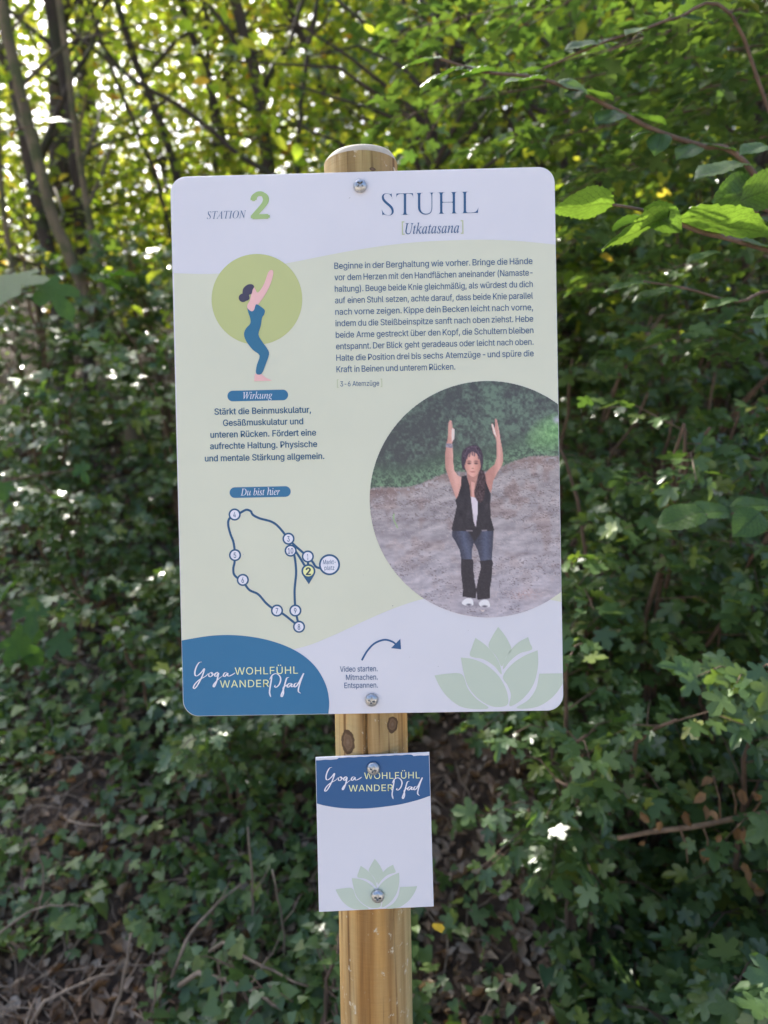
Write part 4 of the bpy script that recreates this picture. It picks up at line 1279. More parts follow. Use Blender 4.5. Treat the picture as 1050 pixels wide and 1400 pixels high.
def text_mesh(body, shear=0.0, offset=0.0, spacing=1.0):
    cu = bpy.data.curves.new('text', 'FONT')
    cu.body = body; cu.size = 1.0
    math_face = any(ord(c) > 0x2000 for c in body)
    bold = 0.0
    if not math_face:
        if GROT: cu.font = GROT
        bold = max(0, offset)
        offset = 0.0
    cu.shear = shear; cu.offset = offset; cu.space_character = spacing; cu.resolution_u = 3
    o = bpy.data.objects.new('text', cu)
    COL.objects.link(o)
    if not math_face: cu.fill_mode = 'NONE'
    dg = bpy.context.evaluated_depsgraph_get()
    me = bpy.data.meshes.new_from_object(o.evaluated_get(dg))
    V = np.empty(len(me.vertices) * 3); me.vertices.foreach_get('co', V); V = V.reshape(-1, 3)
    F = [tuple(p.vertices) for p in me.polygons] if math_face else None
    if F is None:
        V, F = fill_outlines(V, [tuple(e.vertices) for e in me.edges])
    bpy.data.objects.remove(o); bpy.data.curves.remove(cu); bpy.data.meshes.remove(me)
    if not math_face:
        V[:, :2] *= 0.70 / cap_height()
    if bold:
        n = len(V); VV = [V]; FF = list(F)
        for q, (dx, dy) in enumerate(((bold, 0), (-bold, 0), (0, bold * .6), (0, -bold * .6))):
            W = V + np.array([dx, dy, 1e-5 * (q + 1)]); VV.append(W)
            FF += [tuple(i + n * (q + 1) for i in f) for f in F]
        V = np.concatenate(VV); F = FF
    return V, F

def italic(t):
    out = ''
    for ch in t:
        if ch == 'h': out += '\u210e'
        elif 'A' <= ch <= 'Z': out += chr(0x1D434 + ord(ch) - 65)
        elif 'a' <= ch <= 'z': out += chr(0x1D44E + ord(ch) - 97)
        else: out += ch
    return out

def put_text(sheet_, name, items, mat, layer):
    """items: (body, (px,py) baseline left, width px, em height px or None, align, kw)"""
    AV, AF = [], []
    for (body, p, width, em, align, kw) in items:
        V, F = text_mesh(body, **kw)
        x0, x1 = V[:, 0].min(), V[:, 0].max()
        if em is None:
            sy = width * sheet_.px / (x1 - x0); sx = sy
        else:
            sy = em * sheet_.px; sx = width * sheet_.px / (x1 - x0) if width else sy
        o = sheet_.pt(*p)
        off = {'l': x0, 'c': (x0 + x1) / 2, 'r': x1}[align]
        b = len(AV)
        for v in V:
            AV.append((o[0] + (v[0] - off) * sx, -layer * 0.00016 - v[2], o[1] + v[1] * sy))
        AF += [tuple(b + i for i in f) for f in F]
    return part(name, AV, AF, INK[mat], sheet_.root)

def justified(sheet_, name, lines, em, mat, layer, spacing=0.98, kw={}):
    """lines: (text, left px, right px or None). words set apart so that each line fills its measure"""
    AV, AF = [], []
    for (body, l, r) in lines:
        ws = body.split(' ')
        M_ = [text_mesh(w_, spacing=spacing, **kw) for w_ in ws]
        wd = [(V[:, 0].max() - V[:, 0].min()) for V, F in M_]
        s = em * sheet_.px
        a = np.array(sheet_.pt(*l))
        if r is not None:
            e = np.array(sheet_.pt(*r)); tot = e[0] - a[0]
            sx = s * 0.94
            gap = (tot - sum(wd) * sx) / max(1, len(ws) - 1)
            if gap < 0.26 * s:
                sx = (tot - 0.26 * s * (len(ws) - 1)) / sum(wd); gap = 0.26 * s
        else:
            sx = s * 0.88; gap = 0.27 * s
            e = a
        x = a[0]
        for (V, F), w_ in zip(M_, wd):
            b = len(AV); x0 = V[:, 0].min()
            for v in V:
                AV.append((x + (v[0] - x0) * sx, -layer * 0.00016 - v[2], a[1] + v[1] * s))
            AF += [tuple(b + i for i in f) for f in F]
            x += w_ * sx + gap
    return part(name, AV, AF, INK[mat], sheet_.root)

def rounded_rect(w_, h_, r, n=10):
    out = []
    for (cx, cy, a0) in ((w_ / 2 - r, h_ / 2 - r, 0), (-w_ / 2 + r, h_ / 2 - r, 90), (-w_ / 2 + r, -h_ / 2 + r, 180), (w_ / 2 - r, -h_ / 2 + r, 270)):
        for k in range(n + 1):
            a = math.radians(a0 + 90 * k / n)
            out.append((cx + r * math.cos(a), cy + r * math.sin(a)))
    return out

def panel(root, outline, th, name='panel'):
    """sheet metal panel, back to front, with a tiny bevel"""
    n = len(outline)
    c = np.mean(np.array(outline), 0)
    ins = [tuple(np.array(p) + (c - np.array(p)) / np.linalg.norm(c - np.array(p)) * 0.0004) for p in outline]
    V = [(p[0], th, p[1]) for p in outline] + [(p[0], 0.0004, p[1]) for p in outline] + [(p[0], 0, p[1]) for p in ins]
    F = []
    for a in (0, 1):
        for k in range(n):
            k2 = (k + 1) % n
            F.append((a * n + k2, a * n + k, (a + 1) * n + k, (a + 1) * n + k2))
    F.append(tuple(2 * n + k for k in range(n)))
    F.append(tuple(k for k in range(n))[::-1])
    return part(name, V, F, INK['white'], root)

def screw_metal():
    m, nt, out = new_mat('zinc_screw')
    b = N(nt, 'ShaderNodeBsdfPrincipled', i_Roughness=0.33, i_Metallic=1.0)
    tc = N(nt, 'ShaderNodeTexCoord')
    n = N(nt, 'ShaderNodeTexNoise', i_Scale=300.0, i_Detail=4.0); nt.links.new(tc.outputs['Object'], n.inputs['Vector'])
    r = ramp(nt, [(0.3, (0.38, 0.37, 0.35)), (0.7, (0.66, 0.66, 0.65))]); nt.links.new(n.outputs['Fac'], r.inputs[0])
    nt.links.new(r.outputs[0], b.inputs['Base Color'])
    bp = N(nt, 'ShaderNodeBump', i_Strength=0.15, i_Distance=0.0005); nt.links.new(n.outputs['Fac'], bp.inputs['Height']); nt.links.new(bp.outputs[0], b.inputs['Normal'])
    nt.links.new(b.outputs[0], out.inputs[0])
    return m
M['screw'] = screw_metal()
def screw_mesh():
    r0, hgt = 0.0073, 0.0046
    na, nr = 96, 34
    V, F = [], []
    V.append((0, -hgt + 0.0028, 0))
    for i in range(1, nr + 1):
        q = i / nr
        for k in range(na):
            a = 2 * math.pi * k / na
            x, z = r0 * q * math.cos(a), r0 * q * math.sin(a)
            y = -hgt * math.sqrt(max(0, 1 - (q ** 2.3) * 0.97)) - 0.0007
            # cross recess
            ax, az = abs(x), abs(z)
            arm = 0.0037; wd = 0.00085
            if (ax < wd and az < arm) or (az < wd and ax < arm) or (ax + az < 0.0023):
                y += 0.0028
            V.append((x, y, z))
    for k in range(na):
        V.append((r0 * math.cos(2 * math.pi * k / na), 0.0, r0 * math.sin(2 * math.pi * k / na)))
    for k in range(na):
        F.append((0, 1 + k, 1 + (k + 1) % na))
    for i in range(nr):
        for k in range(na):
            k2 = (k + 1) % na
            F.append((1 + i * na + k, 1 + (i + 1) * na + k, 1 + (i + 1) * na + k2, 1 + i * na + k2))
    m = mesh_of('screw', V, F, M['screw'], smooth=True)
    for p in m.polygons:
        if max(m.vertices[i].co.y for i in p.vertices) > min(m.vertices[i].co.y for i in p.vertices) + 0.0012 and p.center.x ** 2 + p.center.z ** 2 < 0.0045 ** 2:
            p.use_smooth = False
    return m
SCREW = screw_mesh()
def screw(root, sheet_, px, py, rot):
    o = bpy.data.objects.new('screw', SCREW)
    p = sheet_.pt(px, py)
    o.location = (p[0], -0.0012, p[1]); o.rotation_euler = (0, rot, 0)
    link(o, root)

# ------------------------------------------------------------------ printed photograph (flat print painted point by point)
def vnoise(X, Y, s, seed):
    r = np.random.default_rng(seed)
    G = r.random((400, 400))
    x = X / s + 50; y = Y / s + 50
    xi, yi = np.floor(x).astype(int) % 399, np.floor(y).astype(int) % 399
    fx, fy = x - np.floor(x), y - np.floor(y)
    fx = fx * fx * (3 - 2 * fx); fy = fy * fy * (3 - 2 * fy)
    return (G[yi, xi] * (1 - fx) + G[yi, xi + 1] * fx) * (1 - fy) + (G[yi + 1, xi] * (1 - fx) + G[yi + 1, xi + 1] * fx) * fy

def sdf(X, Y, P):
    P = np.array(P, float); n = len(P)
    d = np.full(X.shape, 1e9); ins = np.zeros(X.shape, bool)
    for i in range(n):
        a, b = P[i], P[(i + 1) % n]
        e = b - a; wx, wy = X - a[0], Y - a[1]
        t = np.clip((wx * e[0] + wy * e[1]) / (e @ e + 1e-9), 0, 1)
        d = np.minimum(d, np.hypot(wx - e[0] * t, wy - e[1] * t))
        c = ((a[1] <= Y) & (b[1] > Y)) | ((b[1] <= Y) & (a[1] > Y))
        with np.errstate(divide='ignore', invalid='ignore'):
            xi = a[0] + (Y - a[1]) / (b[1] - a[1] + 1e-12) * e[0]
        ins ^= c & (X < xi)
    return np.where(ins, -d, d)

def paint_photo(X, Y):
    col = np.zeros(X.shape + (3,))
    def over(mask, c):
        nonlocal col
        c = np.asarray(c, float)
        col = col * (1 - mask[..., None]) + c * mask[..., None]
    n1, n2, n3, n4 = (vnoise(X, Y, s, k) for s, k in ((24, 1), (9, 2), (3.6, 3), (1.6, 4)))
    fine = vnoise(X * 1.0, Y * 1.6, 1.9, 7)
    # woods
    lum = 0.25 * n1 + 0.25 * n2 + 0.3 * n3 + 0.2 * n4
    g = np.clip((X - 560) / 200, 0, 1) * 0.5 + np.exp(-((X - 640) / 60) ** 2 - ((Y - 560) / 30) ** 2) * .25
    d = np.array([72, 76, 80.]); lt = np.array([98, 120, 110.])
    f = np.clip((lum - 0.42) * 3.2 + g * 0.9 - 0.15, 0, 1)
    col[:] = d + (lt - d) * f[..., None]
    # undergrowth band
    yb = 672 - 0.0 * X - np.clip(X - 505, 0, 400) * 0.20 + 4 * np.sin(X / 17)
    ub = np.clip((Y - (yb - 38)) / 16, 0, 1)
    c1 = np.array([74, 88, 82.]); c2 = np.array([110, 142, 118.])
    f = np.clip((0.5 * n3 + 0.5 * n4 - 0.30) * 2.4, 0, 1) * np.clip((Y - (yb - 34)) / 26, 0.15, 1)
    over(ub * 0.95, c1 + (c2 - c1) * f[..., None])
    # bright verge at right
    m = np.clip(1.2 - np.hypot((X - 760) / 36, (Y - 590 + (X - 760) * .25) / 22), 0, 1) ** .5
    c = np.array([112, 156, 110.]) + np.array([40, 42, 34.]) * ((n3 + n4) / 2 - .5)[..., None] * 1.6
    over(m * np.clip((yb + 8 - Y) / 5, 0, 1), c)
    over(np.clip(1.2 - np.hypot((X - 762) / 7, (Y - 574) / 6), 0, 1), (170, 172, 196))
    # road
    rd = np.clip((Y - yb) / 2.5 + 0.5 + (n4 - .5), 0, 1)
    t = np.clip((Y - 640) / 190, 0, 1)
    base = np.array([152, 147, 156.]) * (1 - t[..., None]) + np.array([164, 161, 180.]) * t[..., None]
    brown = np.clip((0.5 * n1 + 0.5 * n2 - 0.48) * 5, 0, 1) * np.clip(1.15 - t, 0, 1)
    base = base * (1 - brown[..., None] * .55) + np.array([138, 118, 120.]) * brown[..., None] * .55
    grav = np.clip((X - 660 - (Y - 700) * 0.15) / 50, 0, 1) * np.clip((790 - Y) / 40, 0, 1)
    sp = (fine - 0.5) * (20 + 46 * grav) + (n3 - .5) * (14 + 16 * grav)
    hz = vnoise(X + (Y - 700) * .5, (Y - yb) * 3.2, 22, 31); hz2 = vnoise(X, Y * 2.6, 6, 32)
    base = base + ((hz - .5) * 34 + (hz2 - .5) * 22)[..., None]
    st = ((vnoise(X, Y * 1.8, 1.7, 41) > .80) & (vnoise(X, Y, 18, 42) > .35)) * 1.0
    base = base * (1 - .5 * st[..., None]) + np.array([188, 178, 188.]) * .5 * st[..., None]
    dk = ((vnoise(X, Y * 2.2, 2.3, 43) > .78) & (vnoise(X, Y, 25, 44) > .45)) * 1.0
    base = base * (1 - .5 * dk[..., None]) + np.array([92, 82, 88.]) * .5 * dk[..., None]
    leafy = np.clip(1.2 - np.hypot((X - 716) / 26, (Y - 812) / 9), 0, 1) * (n4 > .45)
    base = base * (1 - .35 * leafy[..., None]) + np.array([170, 132, 132.]) * .35 * leafy[..., None]
    edge = np.clip(1 - np.abs(Y - yb - 5) / 9, 0, 1) * (n3 > .4)
    base = base * (1 - .5 * edge[..., None]) + np.array([112, 92, 92.]) * .5 * edge[..., None]
    over(rd, base)
    # wheel tracks
    for (o, a) in ((700, -.04), (716, .02), (742, .1)):
        tr = np.exp(-((Y - o - a * (X - 600) + 5 * np.sin(X / 40)) / 3.5) ** 2) * rd * .25
        over(tr * (0.4 + n2), (108, 98, 108))
    over(np.clip(1 - np.abs(X - 541 - 3 * np.sin(Y / 6)) / 1.6, 0, 1) * ((Y > 702) & (Y < 722)), (140, 176, 130))
    # contact shade
    over(np.clip(1 - np.hypot((X - 648) / 34, (Y - 827) / 6), 0, 1) * .45, (96, 92, 108))
    A = lambda P, r=.6: np.clip(.5 - sdf(X, Y, P) / r, 0, 1)
    sk1, sk2 = np.array([176, 128, 124.]), np.array([216, 172, 168.])
    armL = [(613, 578), (615, 574.5), (617.8, 575.5), (618.6, 585), (620.6, 585.5), (621.5, 590), (620, 601), (618, 606), (619, 612), (619.5, 630), (621, 643), (626, 650), (632, 653), (631, 665), (624, 684), (621.5, 676), (614, 655), (609, 640), (608.5, 622), (610, 608), (612, 600), (612.5, 590)]
    armR = [(676.4, 573), (678, 572), (679.3, 574), (681, 582), (683, 592), (684, 600), (687, 615), (688, 630), (686, 637), (680, 646), (674, 658), (671.5, 674), (667, 668), (661, 650), (668, 642), (676, 635), (679, 625), (679, 612), (678, 600), (674, 592), (672, 583), (671.5, 579.5), (673.6, 579), (676, 585), (677, 583), (676.5, 576)]
    sL = np.clip((X - 608 - np.clip((Y - 640) * .25, 0, 12)) / 11, 0, 1)
    over(A(armL), sk1 + (sk2 - sk1) * (sL * (0.6 + .4 * n2))[..., None])
    sR = np.clip((688 - X) / 13, 0, 1)
    over(A(armR), sk1 + (sk2 - sk1) * ((1 - np.abs(sR - .45) * 1.6) * (0.7 + .3 * n2))[..., None])
    over(A([(617.5, 586), (621.5, 586.5), (621, 600), (618, 604), (617, 596)]), (226, 204, 208))
    over(A([(672, 580), (674, 580), (676.5, 588), (679, 598), (675, 593)]), (232, 206, 208))
    over(np.clip(1 - np.abs(X - 617.2) / .8, 0, 1) * ((Y > 577) & (Y < 588)) * .5, (140, 98, 98))
    over(np.clip(1 - np.abs(X - 677.8 - (Y - 576) * .15) / .8, 0, 1) * ((Y > 577) & (Y < 590)) * .5, (140, 98, 98))
    br = A([(609.5, 606), (618.8, 607), (619, 612.5), (609.2, 611.5)])
    over(br, np.stack([118 + 50 * fine, 112 + 46 * fine, 130 + 50 * fine], -1))
    # hair behind
    over(A(smooth_path([(645, 609), (655, 611), (660, 622), (660, 634), (656, 644), (634, 642), (631, 628), (633, 616)], 4, True), 1.2), (64, 54, 70))
    # neck and chest
    over(A([(638, 644), (654, 644), (655, 656), (660, 652), (655, 668), (652, 684), (645, 684), (640, 664), (636, 652), (639, 654)]), sk1 * .96 + 12 * n2[..., None])
    over(A([(644, 658), (649, 660), (648, 682), (645, 680)]), (206, 160, 156))
    # inner top
    over(A([(643.5, 679), (653, 681), (654, 700), (650.5, 722), (648, 714)]), np.stack([206 - 26 * sL * 0, 200 + 0 * X, 220 + 0 * X], -1) - 22 * np.clip((Y - 700) / 20, 0, 1)[..., None])
    # face
    fc = A(smooth_path([(646, 616), (653, 619), (657.3, 629), (656.8, 640), (652.6, 648.5), (646.5, 652), (640.5, 648.5), (636, 641), (635, 631), (638, 620)], 4, True), 1.0)
    shf = np.clip((X - 636) / 20, 0, 1)
    over(fc, np.array([186, 136, 130.]) + np.array([34, 34, 34.]) * (1 - np.abs(shf - .45) * 1.9)[..., None])
    for ex in (641.3, 650.8):
        over(np.clip(1.25 - np.hypot((X - ex) / 2.6, (Y - 633.6) / 1.25), 0, 1) * fc, (62, 42, 48))
        over(np.clip(1.3 - np.hypot((X - ex) / 3.6, (Y - 632.2) / 2.4), 0, 1) * fc * .35, (120, 84, 86)); over(np.clip(1.2 - np.hypot((X - ex) / 3.2, (Y - 630.4) / .8), 0, 1) * fc * .7, (88, 60, 64))
    over(np.clip(1.1 - np.hypot((X - 646.3) / 2.3, (Y - 640.4) / 1.1), 0, 1) * .7, (140, 88, 84))
    over(np.clip(1.1 - np.hypot((X - 645.6) / .8, (Y - 636) / 4), 0, 1) * .5, (228, 186, 178))
    over(np.clip(1.2 - np.hypot((X - 646) / 3.9, (Y - 645.2 + .06 * (X - 646) ** 2 * .5) / 1.0), 0, 1) * .9, (160, 84, 90))
    over(np.clip(1.0 - np.hypot((X - 640.5) / 2.5, (Y - 640) / 2.5), 0, 1) * .35, (216, 148, 140))
    over(np.clip(1.0 - np.hypot((X - 652) / 2.5, (Y - 640) / 2.5), 0, 1) * .35, (216, 148, 140))
    # fringe and side hair
    hair = np.array([66, 54, 70.]) + (np.sin(X * 1.9 + Y * .3) * 8 + 26 * (n4 - .5))[..., None]
    over(A(smooth_path([(645, 609), (654, 611.5), (658.8, 621), (659.2, 632), (657.6, 636), (656.4, 628), (653.5, 622), (649, 618.5), (645, 617.5), (641, 620.5), (638, 626), (635.6, 635), (633.2, 631), (632.4, 621), (636, 613)], 3, True), 1.0), hair)
    over(np.clip(1 - np.hypot((X - 645) / 6, (Y - 614) / 3), 0, 1) * .5, (128, 112, 138))
    # strands of the fringe swept to both sides of the brow
    for (ax, ay, bx, by, cx, cy) in ((645, 613, 638, 617, 635.5, 630), (645.5, 613, 640, 618, 638, 627), (646, 612.5, 643, 618, 641.5, 624), (647, 612.5, 649, 617, 648.5, 623), (647, 612.5, 653, 617, 654.5, 627), (647.5, 612, 656, 618, 657.5, 634), (646, 613, 645.5, 618, 645.8, 622), (645, 613, 636.5, 620, 634.5, 638), (648, 612, 657, 622, 658.5, 640)):
        d = np.full(X.shape, 9.)
        for q in np.linspace(0, 1, 14):
            d = np.minimum(d, np.hypot(X - ((1 - q) ** 2 * ax + 2 * q * (1 - q) * bx + q * q * cx), Y - ((1 - q) ** 2 * ay + 2 * q * (1 - q) * by + q * q * cy)))
        over(np.clip(1.25 - d / 1.15, 0, 1) * .8, np.array([74, 60, 78.]) + (14 * (n4 - .5))[..., None])
    for (ax, ay, bx, by) in ((640, 613, 634.5, 624), (650, 612, 657, 624), (644, 610.8, 652, 611)):
        d = np.full(X.shape, 9.)
        for q in np.linspace(0, 1, 12): d = np.minimum(d, np.hypot(X - (ax + (bx - ax) * q), Y - (ay + (by - ay) * q)))
        over(np.clip(1.1 - d / 1.3, 0, 1) * .45, (134, 118, 142))
    # ponytail
    hair2 = np.array([70, 54, 62.]) + (np.sin(X * 1.6 + np.sin(Y * .45) * 2.2 + n2 * 7) * 9 + 34 * (n4 - .5) + 18 * (n3 - .5))[..., None]
    vest = np.array([46, 42, 52.]) + 26 * (n2[..., None] - .45) * (np.sin((X - 645) * .55 + Y * .05)[..., None] * .5 + .5) + 6 * (n4[..., None] - .5)
    over(A([(631, 651.5), (637.5, 650), (642, 664), (644, 684), (647, 712), (650.5, 722), (650, 729), (632, 728), (619, 728), (617.5, 722), (621, 708), (624.5, 692), (622.5, 684), (626, 678), (630, 665)]), vest)
    over(A([(657, 652), (662, 650), (665.5, 662), (671, 676), (670, 690), (671, 708), (675.5, 724), (674, 729), (652, 728), (650.3, 722), (653.2, 700), (653, 684), (656, 665)]), vest)
    over(A(smooth_path([(655, 645), (660, 643), (664, 653), (663, 668), (661.5, 682), (657, 687), (652, 684), (648.5, 674), (651, 662)], 4, True), 1.5), hair2)
    # legs
    tex = (n4 - .5)[..., None] * 14
    jl = np.array([80, 88, 118.]); jd = np.array([56, 58, 78.])
    shl = np.clip(1 - np.abs((X - 637 + (Y - 745) * -.25) / 11), 0, 1)
    over(A([(618, 726), (650, 726), (649, 738), (645.5, 750), (645, 768), (631, 768), (628.5, 752), (623, 741), (618, 733)]), jd + (jl - jd) * shl[..., None] + tex)
    shr = np.clip(1 - np.abs((X - 664) / 10), 0, 1)
    over(A([(647, 736), (651, 726), (674.5, 726), (674, 742), (672, 768), (657, 768), (653, 752), (648, 742)]), jd + (jl - jd) * shr[..., None] + tex)
    over(A([(637, 721), (661, 721), (656, 731), (648.5, 741), (643, 731)], 2.5), (44, 40, 50))
    over(A([(637, 724.6), (646, 724.8), (646, 726.6), (638, 726.3)], 1.0) * .8, (150, 142, 156)); over(A([(658, 724.6), (666, 724.2), (666, 725.8), (659, 726.4)], 1.0) * .8, (160, 152, 166))
    wm = np.array([44, 40, 52.]) + tex * .7
    over(A([(631, 764), (646.5, 765), (647.5, 770), (646.8, 776), (648.5, 792), (651, 806), (650.5, 818), (642, 817), (632, 815.5), (633, 806), (630.5, 784), (630, 772)]), wm)
    over(A([(656, 767), (672.6, 765), (674, 770), (672.8, 776), (672, 792), (669.5, 806), (670, 818), (662, 819), (652.8, 820), (651, 806), (654, 790), (657.5, 776)]), wm)
    over(A(smooth_path([(633, 821), (638, 818), (645, 818.5), (647, 823), (646.5, 827.5), (639, 828.5), (631.5, 825.5)], 3, True), .9), (214, 216, 232))
    over(A(smooth_path([(655.5, 823), (661, 820), (667.5, 821), (669.8, 827), (668.5, 830), (660, 830.5), (655, 827)], 3, True), .9), (214, 216, 232))
    over(np.clip(1.2 - np.hypot((X - 641) / 4, (Y - 826.8) / 1.8), 0, 1), (70, 66, 84)); over(np.clip(1.2 - np.hypot((X - 662.5) / 4.5, (Y - 829) / 1.8), 0, 1), (70, 66, 84))
    over(A([(657, 833), (660, 834.5), (663, 833), (661, 836.5), (658.5, 836)], 1.0) * .8, (214, 204, 204))
    grain = np.random.default_rng(8).normal(0, 2.2, X.shape)
    col = col + grain[..., None] + (n3 - .5)[..., None] * 5
    return np.clip(col, 0, 255)

def photo_print(sh):
    cx, cy, R = 667.0, 682.5, 161.5
    nx, ny = 270, 330
    gx = np.linspace(504.5, 770, nx); gy = np.linspace(520, 845, ny)
    X, Y = np.meshgrid(gx, gy)
    C = ink(paint_photo(X, Y))
    # clip to the circle and the right edge by moving the outer points onto the outline
    d = np.hypot(X - cx, Y - cy)
    ins = d <= R + 0.7
    k = np.where((d > R) & ins, R / np.maximum(d, 1), 1)
    X2 = cx + (X - cx) * k; Y2 = cy + (Y - cy) * k
    V = np.empty((ny * nx, 3))
    D = np.stack([(X2 - 525) / FPX, -(Y2 - 700) / FPX, -np.ones_like(X2)], -1).reshape(-1, 3) @ CR.T
    t = (0 - CAM_LOC[1]) / D[:, 1]
    P = CAM_LOC + D * t[:, None]
    V[:, 0] = P[:, 0]; V[:, 1] = -3 * 0.00016; V[:, 2] = P[:, 2] - BZ
    over_edge = V[:, 0] > 0.21 - 0.0006
    V[over_edge, 0] = 0.21 - 0.0006
    far = (P[:, 0] > 0.21 + 0.0014)
    okv = ins.ravel() & ~far
    i = (np.arange(ny - 1)[:, None] * nx + np.arange(nx - 1)[None]).ravel()
    F = np.stack([i, i + nx, i + nx + 1, i + 1], 1)
    F = F[okv[F].all(1)]
    used = np.unique(F); mp = -np.ones(nx * ny, int); mp[used] = np.arange(len(used))
    me = np_mesh('photo_print', V[used], mp[F], None, K=4)
    a = me.color_attributes.new('print', 'FLOAT_COLOR', 'POINT')
    cc = np.ones((len(used), 4)); cc[:, :3] = C.reshape(-1, 3)[used]
    a.data.foreach_set('color', np.ascontiguousarray(cc, np.float32).ravel())
    m, nt, out = new_mat('printed_picture')
    b = N(nt, 'ShaderNodeBsdfPrincipled', i_Roughness=0.38)
    at_ = N(nt, 'ShaderNodeAttribute', attribute_name='print')
    nt.links.new(at_.outputs['Color'], b.inputs['Base Color']); nt.links.new(b.outputs[0], out.inputs[0])
    me.materials.append(m)
    o = bpy.data.objects.new('photo_print', me); link(o, sh.root)
    o['label'] = 'round printed picture of a woman in a black vest holding a chair pose on a forest track'

# ------------------------------------------------------------------ logo strokes shared by both signs
Z3 = lambda pts: [(255 + x / 6.176, 890 + y / 6.176) for x, y in pts]
SCRIPT = [
 Z3([(130, 92), (108, 97), (86, 130), (72, 175), (76, 206), (96, 206), (126, 180), (152, 148), (142, 190), (120, 240), (90, 294), (68, 316), (60, 304), (76, 274), (112, 240), (160, 214), (186, 188)]),
 Z3([(208, 180), (192, 190), (190, 210), (204, 216), (222, 200), (218, 184), (208, 180), (222, 196), (244, 190), (266, 178), (248, 186), (240, 208), (254, 212), (272, 186), (264, 226), (250, 272), (234, 302), (228, 290), (246, 262), (280, 228), (312, 206)]),
 Z3([(344, 180), (324, 184), (312, 206), (326, 214), (348, 186), (348, 206), (364, 210), (396, 194), (412, 182)]),
 Z3([(722, 205), (716, 250), (706, 310), (702, 350), (712, 388)]),
 Z3([(702, 240), (724, 204), (756, 190), (786, 208), (796, 240), (784, 280), (760, 304), (746, 300), (750, 286)]),
 Z3([(868, 222), (848, 228), (836, 262), (820, 320), (800, 372), (808, 384), (820, 352), (818, 310), (838, 292), (852, 282)]),
 Z3([(890, 272), (866, 274), (850, 296), (862, 304), (890, 276), (886, 300), (902, 298), (918, 288)]),
 Z3([(940, 268), (918, 274), (908, 294), (920, 302), (942, 278), (972, 222), (990, 188), (982, 206), (962, 260), (946, 318), (948, 344), (966, 356)]),
]
def script(sh, name, mat, layer, f, width=1.5):
    for k0, k1 in ((0, 3), (3, 8)):
        script_word(sh, name, mat, layer, f, width, SCRIPT[k0:k1])

def script_word(sh, name, mat, layer, f, width, strokes):
    def tp(t, d):
        e = min(1, 0.35 + 6 * t, 0.35 + 6 * (1 - t))
        return e * (0.62 + 0.75 * abs(d[1]) ** 1.5)
    sh.strokes(name, [sh.ribbon([f(*p) for p in s_], width, tp) for s_ in strokes], mat, layer)

LOTUS = [
 [(681, 857), (689, 867), (695, 877), (699, 888), (692, 898), (686, 911), (679, 898), (668, 884), (672, 872)],
 [(650, 872), (664, 882), (675, 894), (683, 908), (685.5, 922), (675, 910), (660, 901), (643, 897), (645.5, 884)],
 [(722, 871), (724.5, 879), (727, 888), (711, 893), (698, 903), (688, 915), (690, 903), (698, 889), (709, 878)],
 [(630, 899), (646, 901), (663, 908), (678, 920), (688, 934), (694, 950), (693, 964), (674, 966), (655, 956), (641, 940), (634, 920)],
 [(735, 889), (735.5, 910), (729.5, 935), (715, 955), (697, 965.5), (698.5, 950), (694, 937), (687.5, 925), (699, 909), (716, 897)],
 [(594, 923.5), (612, 921), (631.5, 922), (639.5, 941), (652, 956), (668, 967.5), (652, 969.5), (630, 966), (612, 953), (601, 938)],
 [(737, 921), (768, 920.5), (775, 921), (766, 940), (752, 956), (732, 967), (706, 968), (722, 957), (733, 941)],
]

# ------------------------------------------------------------------ the big sign
def clip_right(P, x1):
    """clip a polygon (sheet coords) at x <= x1"""
    out = []
    for i in range(len(P)):
        a, b = P[i], P[(i + 1) % len(P)]
        ia, ib = a[0] <= x1, b[0] <= x1
        if ia: out.append(tuple(a))
        if ia != ib:
            t = (x1 - a[0]) / (b[0] - a[0]); out.append((x1, a[1] + (b[1] - a[1]) * t))
    return out

